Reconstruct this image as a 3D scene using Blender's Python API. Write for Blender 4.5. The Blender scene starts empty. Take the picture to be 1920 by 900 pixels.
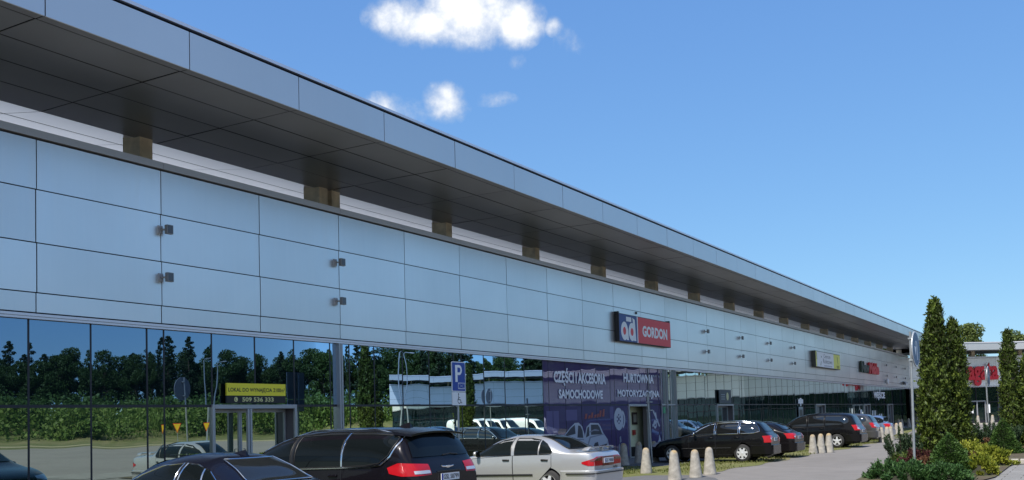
import bpy, bmesh, math, random
import numpy as np
from mathutils import Vector, Matrix
R_ = math.radians
random.seed(7); rng = np.random.default_rng(7)
S = bpy.context.scene
COL = S.collection

# ------------------------------------------------------------------ camera
CAM_R = Vector((0.86317556, 0.50409561, -0.02855819))
CAM_F = Vector((-0.50236215, 0.86312361, 0.05147724))
CAM_U = CAM_R.cross(CAM_F).normalized()
cd = bpy.data.cameras.new('camera'); co = bpy.data.objects.new('camera', cd); COL.objects.link(co)
m = Matrix.Identity(4)
for i in range(3):
    m[i][0] = CAM_R[i]; m[i][1] = CAM_U[i]; m[i][2] = -CAM_F[i]
m[2][3] = 1.80
co.matrix_world = m
cd.sensor_width = 36; cd.lens = 1860/1920*36; cd.shift_y = 242/1920
cd.clip_start = 0.1; cd.clip_end = 3000
S.camera = co

# ------------------------------------------------------------------ sky, sun, exposure
SUN_EL = R_(54); SUN_DIR2 = (-0.10, -0.995)
W = bpy.data.worlds.new('World'); S.world = W; W.use_nodes = True
nt = W.node_tree; N = nt.nodes; L = nt.links; N.clear()
out = N.new('ShaderNodeOutputWorld'); bg = N.new('ShaderNodeBackground'); bg.inputs['Strength'].default_value = 0.11
sky = N.new('ShaderNodeTexSky'); sky.sky_type = 'NISHITA'; sky.sun_disc = False
sky.sun_elevation = SUN_EL; sky.sun_rotation = math.atan2(SUN_DIR2[0], SUN_DIR2[1])
sky.air_density = 1.0; sky.dust_density = 0.1; sky.ozone_density = 3.0; sky.altitude = 100
def math_n(op, a, b=None, c=None):
    n = N.new('ShaderNodeMath'); n.operation = op
    for i, v in enumerate((a, b, c)):
        if v is None: continue
        if isinstance(v, (int, float)): n.inputs[i].default_value = v
        else: L.new(v, n.inputs[i])
    return n.outputs[0]
tc = N.new('ShaderNodeTexCoord')
nz = N.new('ShaderNodeTexNoise'); nz.inputs['Scale'].default_value = 26; nz.inputs['Detail'].default_value = 9; nz.inputs['Roughness'].default_value = 0.6
L.new(tc.outputs['Generated'], nz.inputs['Vector'])
noise = nz.outputs['Fac']
def vdot(vec):
    n = N.new('ShaderNodeVectorMath'); n.operation = 'DOT_PRODUCT'; L.new(tc.outputs['Generated'], n.inputs[0]); n.inputs[1].default_value = vec
    return n.outputs['Value']
# single fair-weather clouds, each an ellipse of directions in the sky broken up by noise
clouds = [((-0.5200, 0.7680, 0.3765), .042, .018, 1.15), ((-0.4900, 0.7880, 0.3850), .046, .026, 1.35), ((-0.4585, 0.8055, 0.3790), .027, .022, 1.25),
          ((-0.5480, 0.7440, 0.3830), .026, .018, 1.1),
          ((-0.5750, 0.7589, 0.3010), .032, .015, .75), ((-0.5254, 0.7920, 0.3110), .019, .018, .95), ((-0.4884, 0.8149, 0.3125), .020, .006, .30),
          ((-0.4613, 0.8175, 0.3448), .008, .008, .40), ((-0.4240, 0.8255, 0.3735), .008, .008, .55), ((-0.4131, 0.8370, 0.3588), .012, .012, .22)]
dens = None
for c, su, sv, amp in clouds:
    c = Vector(c).normalized(); u = Vector((0, 0, 1)).cross(c).normalized() * -1; v = c.cross(u).normalized()
    a = math_n('DIVIDE', vdot(u), su); b = math_n('DIVIDE', vdot(v), sv)
    r2 = math_n('ADD', math_n('MULTIPLY', a, a), math_n('MULTIPLY', b, b))
    g = math_n('MULTIPLY', math_n('SUBTRACT', 1.0, math_n('MULTIPLY', r2, 0.55)), amp)
    front = math_n('GREATER_THAN', vdot(c), 0.3)
    g = math_n('MULTIPLY', math_n('MAXIMUM', g, 0.0), front)
    dens = g if dens is None else math_n('MAXIMUM', dens, g)
nz_c = math_n('MULTIPLY', math_n('SUBTRACT', noise, 0.5), 2.3)
dens = math_n('ADD', dens, math_n('MULTIPLY', nz_c, math_n('GREATER_THAN', dens, 0.001)))
mr = N.new('ShaderNodeMapRange'); mr.interpolation_type = 'SMOOTHSTEP'; mr.inputs['From Min'].default_value = 0.04; mr.inputs['From Max'].default_value = 1.2
L.new(dens, mr.inputs['Value'])
# scattered cumulus out of view, seen in reflections, cover raised to brighten the shade
nz2 = N.new('ShaderNodeTexNoise'); nz2.inputs['Scale'].default_value = 3.2; nz2.inputs['Detail'].default_value = 8; nz2.inputs['Roughness'].default_value = 0.55
L.new(tc.outputs['Generated'], nz2.inputs['Vector'])
mr2 = N.new('ShaderNodeMapRange'); mr2.interpolation_type = 'SMOOTHSTEP'; mr2.inputs['From Min'].default_value = 0.46; mr2.inputs['From Max'].default_value = 0.59
L.new(nz2.outputs['Fac'], mr2.inputs['Value'])
mr3 = N.new('ShaderNodeMapRange'); mr3.inputs['From Min'].default_value = 0.55; mr3.inputs['From Max'].default_value = 0.35
L.new(vdot(Vector((-0.35, 0.9, 0.25)).normalized()), mr3.inputs['Value'])
mr4 = N.new('ShaderNodeMapRange'); mr4.inputs['From Min'].default_value = 0.80; mr4.inputs['From Max'].default_value = 0.60
L.new(vdot(Vector((0.86, 0.45, 0.16)).normalized()), mr4.inputs['Value'])
far = math_n('MULTIPLY', math_n('MULTIPLY', mr2.outputs[0], mr3.outputs[0]), 0.9)
mr5 = N.new('ShaderNodeMapRange'); mr5.inputs['From Min'].default_value = 0.15; mr5.inputs['From Max'].default_value = 0.27; L.new(vdot((0, 0, 1)), mr5.inputs['Value'])
far = math_n('MULTIPLY', far, math_n('MAXIMUM', mr4.outputs[0], mr5.outputs[0]))
tot = math_n('MAXIMUM', math_n('MULTIPLY', mr.outputs[0], 0.96), far)
mix = N.new('ShaderNodeMix'); mix.data_type = 'RGBA'
# response curve of the sky colour (deep blue overhead, soft towards the horizon)
EXPO = 0.8; BGS = 0.11; KS = 1/(BGS*2**EXPO)
sep = N.new('ShaderNodeSeparateColor'); hs = N.new('ShaderNodeCombineColor'); L.new(sky.outputs[0], sep.inputs[0])
for i, (k_, g_) in enumerate(((.515, .65), (.752, .58), (.985, .36))):
    L.new(math_n('MULTIPLY', math_n('POWER', math_n('MULTIPLY', sep.outputs[i], .125), g_), k_*KS), hs.inputs[i])
L.new(tot, mix.inputs[0]); L.new(hs.outputs[0], mix.inputs[6]); 
cm = N.new('ShaderNodeMix'); cm.data_type = 'RGBA'; cm.inputs[6].default_value = (3.5, 3.85, 4.3, 1); cm.inputs[7].default_value = (6.4, 6.4, 6.4, 1)
cf = N.new('ShaderNodeMapRange'); cf.inputs['From Min'].default_value = .3; cf.inputs['From Max'].default_value = 1.3; L.new(dens, cf.inputs['Value']); L.new(cf.outputs[0], cm.inputs[0]); L.new(cm.outputs[2], mix.inputs[7])
L.new(mix.outputs[2], bg.inputs['Color']); L.new(bg.outputs[0], out.inputs['Surface'])

sl = bpy.data.lights.new('sun', 'SUN'); sl.energy = 3.7; sl.angle = R_(0.5); sl.color = (1.0, 0.95, 0.87)
so = bpy.data.objects.new('sun', sl); COL.objects.link(so)
sd = Vector((SUN_DIR2[0]*math.cos(SUN_EL), SUN_DIR2[1]*math.cos(SUN_EL), math.sin(SUN_EL)))
so.rotation_euler = sd.to_track_quat('Z', 'Y').to_euler(); so.location = (0, 0, 60)
S.view_settings.view_transform = 'Standard'; S.view_settings.look = 'None'; S.view_settings.gamma = 1
S.view_settings.use_curve_mapping = False; S.view_settings.exposure = EXPO
S.cycles.max_bounces = 8; S.cycles.glossy_bounces = 5; S.cycles.diffuse_bounces = 3; S.cycles.transparent_max_bounces = 6
S.cycles.caustics_reflective = False; S.cycles.caustics_refractive = False
S.cycles.use_denoising = True

# ------------------------------------------------------------------ helpers
def tag(o, label=None, cat=None, group=None, kind=None):
    if label: o['label'] = label
    if cat: o['category'] = cat
    if group: o['group'] = group
    if kind: o['kind'] = kind
    return o
def empty(name, loc=(0, 0, 0), rz=0, parent=None):
    o = bpy.data.objects.new(name, None); COL.objects.link(o); o.location = loc; o.rotation_euler = (0, 0, rz)
    o.empty_display_size = .2
    if parent: o.parent = parent
    return o
def thing(name, label, cat, loc=(0, 0, 0), rz=0, group=None):
    return tag(empty(name, loc, rz), label, cat, group)
def children(o): return [c for c in bpy.data.objects if c.parent == o]
def copy_tree(o, parent=None):
    c = o.copy(); COL.objects.link(c); c.parent = parent
    for ch in children(o): copy_tree(ch, c)
    return c
class MB:
    def __init__(s): s.v = []; s.f = []
    def add(s, vs, fs):
        k = len(s.v); s.v += [tuple(p) for p in vs]; s.f += [tuple(i+k for i in f) for f in fs]; return s
    def box(s, x0, x1, y0, y1, z0, z1):
        return s.add([(x0,y0,z0),(x1,y0,z0),(x1,y1,z0),(x0,y1,z0),(x0,y0,z1),(x1,y0,z1),(x1,y1,z1),(x0,y1,z1)],
                     [(0,3,2,1),(4,5,6,7),(0,1,5,4),(1,2,6,5),(2,3,7,6),(3,0,4,7)])
    def obox(s, o, u, v, w, ur, vr, wr):
        o, u, v, w = map(Vector, (o, u, v, w)); P = []
        for c in wr:
            for a, b in ((ur[0], vr[0]), (ur[1], vr[0]), (ur[1], vr[1]), (ur[0], vr[1])): P.append(o+u*a+v*b+w*c)
        return s.add(P, [(0,3,2,1),(4,5,6,7),(0,1,5,4),(1,2,6,5),(2,3,7,6),(3,0,4,7)])
    def quad(s, a, b, c, d): return s.add([a, b, c, d], [(0, 1, 2, 3)])
    def tube(s, pts, r, n=8, cap=True, closed=False):
        pts = [Vector(p) for p in pts]; rs = r if isinstance(r, (list, tuple)) else [r]*len(pts); vs = []; ref = None
        k = len(pts)
        for i, p in enumerate(pts):
            if closed: t = pts[(i+1) % k]-pts[i-1]
            else: t = pts[min(i+1, k-1)]-pts[max(i-1, 0)]
            t = t.normalized() if t.length > 1e-9 else Vector((0, 0, 1))
            if ref is None: ref = Vector((0, 0, 1)) if abs(t.z) < .9 else Vector((1, 0, 0))
            a = (ref - t*ref.dot(t)).normalized(); b = t.cross(a); ref = a
            for j in range(n):
                q = 2*math.pi*j/n; vs.append(p+a*(rs[i]*math.cos(q))+b*(rs[i]*math.sin(q)))
        fs = [(i*n+j, i*n+(j+1) % n, ((i+1) % k)*n+(j+1) % n, ((i+1) % k)*n+j) for i in range(k if closed else k-1) for j in range(n)]
        if cap and not closed: fs += [tuple(range(n))[::-1], tuple((k-1)*n+j for j in range(n))]
        return s.add(vs, fs)
    def lathe(s, prof, n=16, o=(0, 0, 0), axis='z', cap=True):
        vs = []; o = Vector(o)
        for r, h in prof:
            for j in range(n):
                q = 2*math.pi*j/n
                c, d = r*math.cos(q), r*math.sin(q)
                vs.append(o + (Vector((c, d, h)) if axis == 'z' else Vector((c, h, d)) if axis == 'y' else Vector((h, c, d))))
        fs = [(i*n+j, i*n+(j+1) % n, (i+1)*n+(j+1) % n, (i+1)*n+j) for i in range(len(prof)-1) for j in range(n)]
        if cap: fs += [tuple(range(n))[::-1], tuple((len(prof)-1)*n+j for j in range(n))]
        return s.add(vs, fs)
    def poly(s, pts, th=None, n=None):
        pts = [Vector(p) for p in pts]; k = len(pts)
        if th is None: return s.add(pts, [tuple(range(k))])
        n = Vector(n)*th
        return s.add(pts+[p+n for p in pts], [tuple(range(k))[::-1], tuple(range(k, 2*k))]+[(i, (i+1) % k, k+(i+1) % k, k+i) for i in range(k)])
    def build(s, name, mat, parent=None, smooth=None, recalc=True, bevel=0, kind=None):
        me = bpy.data.meshes.new(name); me.from_pydata(s.v, [], s.f); me.update()
        if recalc:
            bm = bmesh.new(); bm.from_mesh(me); bmesh.ops.recalc_face_normals(bm, faces=bm.faces)
            bm.to_mesh(me); bm.free()
        me.materials.append(mat)
        if smooth is not None:
            me.shade_smooth()
            me.set_sharp_from_angle(angle=R_(smooth))
        o = bpy.data.objects.new(name, me); COL.objects.link(o)
        if parent: o.parent = parent
        if bevel:
            b = o.modifiers.new('bevel', 'BEVEL'); b.width = bevel; b.segments = 2; b.limit_method = 'ANGLE'
        if kind: o['kind'] = kind
        return o
_tc = {}
def text_mesh(txt, bold=0.0):
    key = (txt, bold)
    if key in _tc: return _tc[key]
    c = bpy.data.curves.new('t', 'FONT'); c.body = txt; c.size = 1; c.offset = bold; c.resolution_u = 3; c.fill_mode = 'FRONT'
    o = bpy.data.objects.new('t', c); COL.objects.link(o)
    dg = bpy.context.evaluated_depsgraph_get(); me = bpy.data.meshes.new_from_object(o.evaluated_get(dg))
    vs = [tuple(v.co[:2]) for v in me.vertices]; fs = [tuple(p.vertices) for p in me.polygons]
    bpy.data.objects.remove(o); bpy.data.curves.remove(c); bpy.data.meshes.remove(me)
    _tc[key] = (vs, fs); return vs, fs
def text_into(mb, txt, o, u, v, w, h, bold=0.02, n=None, th=0, fit_h=None):
    """letters of txt filling a w x h rectangle whose lower left corner is o; fit_h: reference text for the height"""
    vs, fs = text_mesh(txt, bold)
    xs = [p[0] for p in vs]; ys = [p[1] for p in (text_mesh(fit_h, bold)[0] if fit_h else vs)]
    x0, x1, y0, y1 = min(xs), max(xs), min(ys), max(ys); o, u, v = Vector(o), Vector(u), Vector(v)
    P = [o+u*((x-x0)/(x1-x0)*w)+v*((y-y0)/(y1-y0)*h) for x, y in vs]
    if th:
        n = Vector(n)*th; k = len(P); from collections import Counter
        ec = Counter()
        for f in fs:
            for i in range(len(f)): ec[(f[i], f[(i+1) % len(f)])] += 1
        sides = [(a, b, b+k, a+k) for (a, b) in ec if (b, a) not in ec]
        mb.add(P+[p+n for p in P], [f[::-1] for f in fs]+[tuple(i+k for i in f) for f in fs]+sides)
    else: mb.add(P, fs)
    return mb

# ------------------------------------------------------------------ materials
def mat(name, col, rough=.6, metal=0, spec=.5, coat=0, noise=None, bump=None, panel=0):
    """noise: (scale, amount, detail) brightness variation of the thing itself; bump: (scale, strength)"""
    M = bpy.data.materials.new(name); M.use_nodes = True; n = M.node_tree.nodes; l = M.node_tree.links
    b = n['Principled BSDF']; b.inputs['Base Color'].default_value = (*col, 1); b.inputs['Roughness'].default_value = rough
    b.inputs['Metallic'].default_value = metal; b.inputs['Specular IOR Level'].default_value = spec; b.inputs['Coat Weight'].default_value = coat
    b.inputs['Coat Roughness'].default_value = .03
    if noise or bump:
        t = n.new('ShaderNodeTexCoord')
    if noise:
        z = n.new('ShaderNodeTexNoise'); z.inputs['Scale'].default_value = noise[0]; z.inputs['Detail'].default_value = noise[2] if len(noise) > 2 else 5
        l.new(t.outputs['Object'], z.inputs['Vector'])
        mx = n.new('ShaderNodeMix'); mx.data_type = 'RGBA'; a = noise[1]
        mx.inputs[6].default_value = (*[c*(1-a) for c in col], 1); mx.inputs[7].default_value = (*[min(1, c*(1+a)) for c in col], 1)
        cr = n.new('ShaderNodeMapRange'); cr.inputs['From Min'].default_value = .3; cr.inputs['From Max'].default_value = .7
        l.new(z.outputs['Fac'], cr.inputs['Value']); l.new(cr.outputs[0], mx.inputs[0]); l.new(mx.outputs[2], b.inputs['Base Color'])
    if panel:
        # each panel has its own slight tone, plus faint run-off streaks
        gi = n.new('ShaderNodeNewGeometry'); src = b.inputs['Base Color'].links[0].from_socket
        mp = n.new('ShaderNodeMapping'); mp.inputs['Scale'].default_value = (5, 5, .25); l.new(t.outputs['Object'], mp.inputs['Vector'])
        zs = n.new('ShaderNodeTexNoise'); zs.inputs['Scale'].default_value = 1.6; zs.inputs['Detail'].default_value = 5; l.new(mp.outputs[0], zs.inputs['Vector'])
        m1 = n.new('ShaderNodeMath'); m1.operation = 'MULTIPLY_ADD'; m1.inputs[1].default_value = 2*panel; m1.inputs[2].default_value = 1-panel; l.new(gi.outputs['Random Per Island'], m1.inputs[0])
        m2 = n.new('ShaderNodeMath'); m2.operation = 'MULTIPLY_ADD'; m2.inputs[1].default_value = 1.4*panel; m2.inputs[2].default_value = -.7*panel; l.new(zs.outputs['Fac'], m2.inputs[0])
        m3 = n.new('ShaderNodeMath'); l.new(m1.outputs[0], m3.inputs[0]); l.new(m2.outputs[0], m3.inputs[1])
        sc = n.new('ShaderNodeVectorMath'); sc.operation = 'SCALE'; l.new(src, sc.inputs[0]); l.new(m3.outputs[0], sc.inputs['Scale']); l.new(sc.outputs[0], b.inputs['Base Color'])
        mr_ = n.new('ShaderNodeMapRange'); mr_.inputs['To Min'].default_value = rough*.85; mr_.inputs['To Max'].default_value = rough*1.2; l.new(zs.outputs['Fac'], mr_.inputs['Value']); l.new(mr_.outputs[0], b.inputs['Roughness'])
    if bump:
        z2 = n.new('ShaderNodeTexNoise'); z2.inputs['Scale'].default_value = bump[0]; z2.inputs['Detail'].default_value = 4
        l.new(t.outputs['Object'], z2.inputs['Vector'])
        bp = n.new('ShaderNodeBump'); bp.inputs['Strength'].default_value = bump[1]; bp.inputs['Distance'].default_value = .02
        l.new(z2.outputs['Fac'], bp.inputs['Height']); l.new(bp.outputs[0], b.inputs['Normal'])
    return M
def mirror_glass(name, tint, inner, fac, more=.45):
    """coated facade glass: dark inside, coloured mirror outside"""
    M = bpy.data.materials.new(name); M.use_nodes = True; n = M.node_tree.nodes; l = M.node_tree.links; n.clear()
    o = n.new('ShaderNodeOutputMaterial'); d = n.new('ShaderNodeBsdfDiffuse'); d.inputs['Color'].default_value = (*inner, 1)
    g = n.new('ShaderNodeBsdfGlossy'); g.inputs['Color'].default_value = (*tint, 1); g.inputs['Roughness'].default_value = 0.004
    t = n.new('ShaderNodeTexCoord'); z = n.new('ShaderNodeTexNoise'); z.inputs['Scale'].default_value = 1.7; z.inputs['Detail'].default_value = 1; l.new(t.outputs['Object'], z.inputs['Vector'])
    bp = n.new('ShaderNodeBump'); bp.inputs['Strength'].default_value = 1; bp.inputs['Distance'].default_value = .00028; l.new(z.outputs['Fac'], bp.inputs['Height']); l.new(bp.outputs[0], g.inputs['Normal'])
    mx = n.new('ShaderNodeMixShader'); lw = n.new('ShaderNodeLayerWeight'); lw.inputs['Blend'].default_value = .25
    mr = n.new('ShaderNodeMapRange'); mr.inputs['To Min'].default_value = fac; mr.inputs['To Max'].default_value = min(1, fac+more)
    l.new(lw.outputs['Fresnel'], mr.inputs['Value']); l.new(mr.outputs[0], mx.inputs[0]); l.new(d.outputs[0], mx.inputs[1]); l.new(g.outputs[0], mx.inputs[2]); l.new(mx.outputs[0], o.inputs['Surface'])
    return M
def leaf_mat(name, cols, trans=.25, nscale=1.5, rough=.55):
    M = bpy.data.materials.new(name); M.use_nodes = True; n = M.node_tree.nodes; l = M.node_tree.links; b = n['Principled BSDF']
    g = n.new('ShaderNodeNewGeometry'); t = n.new('ShaderNodeTexCoord'); z = n.new('ShaderNodeTexNoise'); z.inputs['Scale'].default_value = nscale; z.inputs['Detail'].default_value = 3
    l.new(t.outputs['Object'], z.inputs['Vector'])
    ad = n.new('ShaderNodeMath'); ad.operation = 'MULTIPLY_ADD'; ad.inputs[1].default_value = .55
    l.new(g.outputs['Random Per Island'], ad.inputs[0])
    mm = n.new('ShaderNodeMath'); mm.operation = 'MULTIPLY_ADD'; mm.inputs[1].default_value = 1.4; mm.inputs[2].default_value = -.45
    l.new(z.outputs['Fac'], mm.inputs[0]); l.new(mm.outputs[0], ad.inputs[2])
    r = n.new('ShaderNodeValToRGB'); e = r.color_ramp.elements; e[0].color = (*cols[0], 1); e[1].color = (*cols[-1], 1); e[0].position = .05; e[1].position = .95
    for i, c in enumerate(cols[1:-1]):
        k = r.color_ramp.elements.new((i+1)/(len(cols)-1)); k.color = (*c, 1)
    l.new(ad.outputs[0], r.inputs['Fac']); l.new(r.outputs['Color'], b.inputs['Base Color']); b.inputs['Roughness'].default_value = rough
    b.inputs['Specular IOR Level'].default_value = .25
    tr = n.new('ShaderNodeBsdfTranslucent'); l.new(r.outputs['Color'], tr.inputs['Color'])
    mx = n.new('ShaderNodeMixShader'); mx.inputs[0].default_value = trans
    o = n['Material Output']; l.new(b.outputs[0], mx.inputs[1]); l.new(tr.outputs[0], mx.inputs[2]); l.new(mx.outputs[0], o.inputs['Surface'])
    return M
def ground_mat(name, cols, scales, rough=.9, bump=(60, .3), fine=.15):
    """two-colour ground with large patches and fine grain"""
    M = bpy.data.materials.new(name); M.use_nodes = True; n = M.node_tree.nodes; l = M.node_tree.links; b = n['Principled BSDF']
    t = n.new('ShaderNodeTexCoord'); z = n.new('ShaderNodeTexNoise'); z.inputs['Scale'].default_value = scales[0]; z.inputs['Detail'].default_value = 6
    z2 = n.new('ShaderNodeTexNoise'); z2.inputs['Scale'].default_value = scales[1]; z2.inputs['Detail'].default_value = 5
    for q in (z, z2): l.new(t.outputs['Object'], q.inputs['Vector'])
    r = n.new('ShaderNodeValToRGB'); e = r.color_ramp.elements; e[0].position = .36; e[1].position = .64
    e[0].color = (*cols[0], 1); e[1].color = (*cols[-1], 1)
    for i, c in enumerate(cols[1:-1]):
        k = r.color_ramp.elements.new(.36+.28*(i+1)/(len(cols)-1)); k.color = (*c, 1)
    ml = n.new('ShaderNodeMix'); ml.inputs[0].default_value = .5
    l.new(z.outputs['Fac'], ml.inputs[2]); l.new(z2.outputs['Fac'], ml.inputs[3]); l.new(ml.outputs[0], r.inputs['Fac'])
    z3 = n.new('ShaderNodeTexNoise'); z3.inputs['Scale'].default_value = bump[0]; z3.inputs['Detail'].default_value = 6; l.new(t.outputs['Object'], z3.inputs['Vector'])
    mp = n.new('ShaderNodeMapRange'); mp.inputs['From Min'].default_value = .3; mp.inputs['From Max'].default_value = .7; mp.inputs['To Min'].default_value = 1-fine; mp.inputs['To Max'].default_value = 1+fine
    l.new(z3.outputs['Fac'], mp.inputs['Value'])
    mu = n.new('ShaderNodeVectorMath'); mu.operation = 'SCALE'; l.new(r.outputs['Color'], mu.inputs[0]); l.new(mp.outputs[0], mu.inputs['Scale']); l.new(mu.outputs[0], b.inputs['Base Color'])
    bp = n.new('ShaderNodeBump'); bp.inputs['Strength'].default_value = bump[1]; bp.inputs['Distance'].default_value = .02; l.new(z3.outputs['Fac'], bp.inputs['Height']); l.new(bp.outputs[0], b.inputs['Normal'])
    b.inputs['Roughness'].default_value = rough; b.inputs['Specular IOR Level'].default_value = .3
    return M
M = {}
M['clad'] = mat('cladding_panel', (.79, .78, .77), .31, .82, .5, noise=(.35, .05), panel=.05)
M['clad_wing'] = mat('wing_panel', (.88, .87, .86), .40, .5, .5, noise=(.35, .04))
M['gap'] = mat('dark_joint', (.012, .012, .015), .8)
M['fascia'] = mat('fascia_panel', (.66, .65, .64), .34, .7, noise=(.3, .03), panel=.03)
M['cap'] = mat('cap_metal', (.50, .48, .49), .4, .4)
M['coping'] = mat('coping_metal', (.78, .76, .80), .35, .5)
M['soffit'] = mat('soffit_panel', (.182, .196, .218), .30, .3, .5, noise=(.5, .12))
M['soffit2'] = mat('sky_bright_soffit', (.86, .84, .88), .32, .75, noise=(.6, .04))  # same panels as the soffit, with the reflected sky put into the colour
M['concrete'] = mat('column_concrete', (.64, .54, .39), .85, noise=(3, .25), bump=(30, .3))
M['frame'] = mat('aluminium_frame', (.40, .41, .43), .4, .5)
M['dframe'] = mat('dark_frame', (.016, .015, .022), .45)
M['glass'] = mirror_glass('facade_glass', (.44, .64, .90), (.006, .014, .016), .40)
M['glass_low'] = mirror_glass('facade_glass_lower', (.80, .92, .82), (.018, .038, .030), .52, .35)
M['glass_far'] = mirror_glass('facade_glass_far', (.64, .75, .78), (.008, .020, .024), .40)
M['glass_wing'] = mirror_glass('wing_glass', (.5, .6, .62), (.006, .014, .016), .10, .25)
M['film'] = mirror_glass('violet_film', (.7, .7, .85), (.098, .076, .182), .03, .22)
M['white'] = mat('white_print', (.62, .64, .72), .45)
M['asphalt'] = ground_mat('road_asphalt', ((.165, .155, .147), (.21, .197, .187)), (.12, 1.3), bump=(90, .25), fine=.12)
M['asphalt2'] = ground_mat('dark_asphalt', ((.10, .10, .105), (.14, .14, .145)), (.3, 2), bump=(90, .3))
M['pave'] = ground_mat('pavement_slab', ((.17, .17, .17), (.22, .215, .21)), (.4, 3), bump=(40, .2))
M['turf'] = ground_mat('worn_turf', ((.095, .11, .032), (.14, .145, .05), (.20, .18, .105)), (.35, 2.6), bump=(45, .7), fine=.35)
M['grassland'] = ground_mat('meadow', ((.06, .08, .025), (.10, .11, .04), (.17, .15, .08)), (.06, .5), bump=(8, .6), fine=.25)
def slab_mat():
    Mx = ground_mat('path_slab', ((.20, .195, .185), (.26, .25, .24)), (.6, 4), bump=(60, .2)); n = Mx.node_tree.nodes; l = Mx.node_tree.links; b = n['Principled BSDF']
    src = b.inputs['Base Color'].links[0].from_socket; t = n.new('ShaderNodeTexCoord'); k = n.new('ShaderNodeTexBrick'); k.inputs['Scale'].default_value = 1.0; k.inputs['Brick Width'].default_value = .8; k.inputs['Row Height'].default_value = .5; k.inputs['Mortar Size'].default_value = .012
    k.inputs['Color1'].default_value = (1, 1, 1, 1); k.inputs['Color2'].default_value = (.86, .86, .86, 1); k.inputs['Mortar'].default_value = (.35, .33, .3, 1); l.new(t.outputs['Object'], k.inputs['Vector'])
    mx = n.new('ShaderNodeMix'); mx.data_type = 'RGBA'; mx.blend_type = 'MULTIPLY'; mx.inputs[0].default_value = 1; l.new(src, mx.inputs[6]); l.new(k.outputs['Color'], mx.inputs[7]); l.new(mx.outputs[2], b.inputs['Base Color']); return Mx
M['slab'] = slab_mat()
M['sand'] = ground_mat('dry_verge', ((.30, .26, .18), (.22, .21, .11)), (.2, 1.5), bump=(20, .5))
M['kerb'] = mat('kerb_concrete', (.40, .37, .33), .85, noise=(4, .15), bump=(40, .2))
M['boll'] = mat('bollard_concrete', (.32, .30, .265), .9, noise=(9, .26, 8), bump=(60, .35))
M['galv'] = mat('galvanised_steel', (.36, .39, .41), .45, .6, noise=(8, .1))
# ------------------------------------------------------------------ ground
def sheet(name, pts, z, mt, kind='structure'):
    b = MB(); b.add([(x, y, z) for x, y in pts], [tuple(range(len(pts)))])
    return tag(b.build(name, mt), kind=kind)
sheet('ground', [(-900, -900), (900, -900), (900, 900), (-900, 900)], -.03, M['grassland'])
sheet('parking_lot', [(-60, -60), (64, -60), (64, 70), (44, 118), (30, 150), (-40, 150), (-60, 118)], -.012, M['asphalt'])
# slightly ragged edge of the turf strip against the road
edge = [(-10.25+.14*math.sin(y*1.7)+.1*math.sin(y*.53+1), y) for y in np.arange(28.6, 64.5, .5)]
sheet('turf_strip', [(-15.2, -20), (-10.2, -20), (-10.2, 20.0), (-10.2, 24.2), (-11.6, 24.9), (-12.3, 27.2), (-11.9, 28.4)] + edge + [(-11.2, 66), (-11.9, 72), (-12.0, 79), (-13.2, 92), (-15.2, 112)], -.004, M['turf'])
sheet('pavement', [(-17.4, -20), (-15.2, -20), (-15.2, 112), (-12, 119), (-17.4, 118)], .0, M['pave'])
sheet('access_path', [(-10.2, 24.2), (-9.0, 23), (-8.4, 25.2), (-9.3, 27.3), (-10.2, 28.6), (-11.9, 28.4), (-12.3, 27.2), (-11.6, 24.9)], -.004, M['asphalt2'])
sheet('door_path', [(-15.2, 33.6), (-13.4, 33.6), (-13.3, 35.4), (-13.5, 41), (-15.2, 41)], .001, M['asphalt2'])
sheet('wing_pavement', [(-13.5, 112), (-9.0, 113.2), (6, 125), (20, 129), (34, 125), (52, 112), (56, 119.5), (37, 133.5), (21, 138.5), (6, 134), (-9, 124.5), (-15, 119)], -.004, M['pave'])
kb = MB()
K = [(-13.4, 112.0), (-9.0, 113.1), (6, 124.9), (20, 128.9), (34, 124.9), (52, 111.9)]
for a, b in zip(K[:-1], K[1:]):
    a, b = Vector((*a, 0)), Vector((*b, 0)); u = (b-a); Ln = u.length; u.normalize(); kb.obox(a, u, (-u.y, u.x, 0), (0, 0, 1), (0, Ln-.01), (-.15, 0), (-.01, .12))
tag(kb.build('kerb', M['kerb']), kind='structure')
# grass bank and dry verge in front of the forest
FL = [(190, 40), (160, 78), (120, 104), (84, 130), (56, 152), (34, 172), (-10, 182), (-60, 182)]
def off_poly(P, d):
    P = [Vector((*p, 0)) for p in P]; o = []
    for i, p in enumerate(P):
        ns = []
        if i > 0: e = (p-P[i-1]).normalized(); ns.append(Vector((e.y, -e.x, 0)))
        if i < len(P)-1: e = (P[i+1]-p).normalized(); ns.append(Vector((e.y, -e.x, 0)))
        nn = sum(ns, Vector()).normalized(); k = d/max(.3, nn.dot(ns[0])); o.append(p+nn*k)
    return o
# inward (towards the lot) is to the left of this line's direction
bank = MB(); prof = [(-46, -.02), (-34, .12), (-26, .5), (-16, 1.5), (-6, 2.6), (4, 3.1), (40, 3.6), (120, 4.0)]
rows = [[(p.x, p.y, h) for p in off_poly(FL, d)] for d, h in prof]
k = len(FL); bank.add(sum(rows, []), [(i*k+j, i*k+j+1, (i+1)*k+j+1, (i+1)*k+j) for i in range(len(prof)-1) for j in range(k-1)])
tag(bank.build('grass_bank', M['grassland'], smooth=60), kind='structure')
vg = MB(); rows = [[(p.x, p.y, h) for p in off_poly(FL, d)] for d, h in ((-52, -.006), (-44, .035))]
vg.add(sum(rows, []), [(j, j+1, k+j+1, k+j) for j in range(k-1)]); tag(vg.build('dry_verge', M['sand']), kind='structure')

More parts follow.
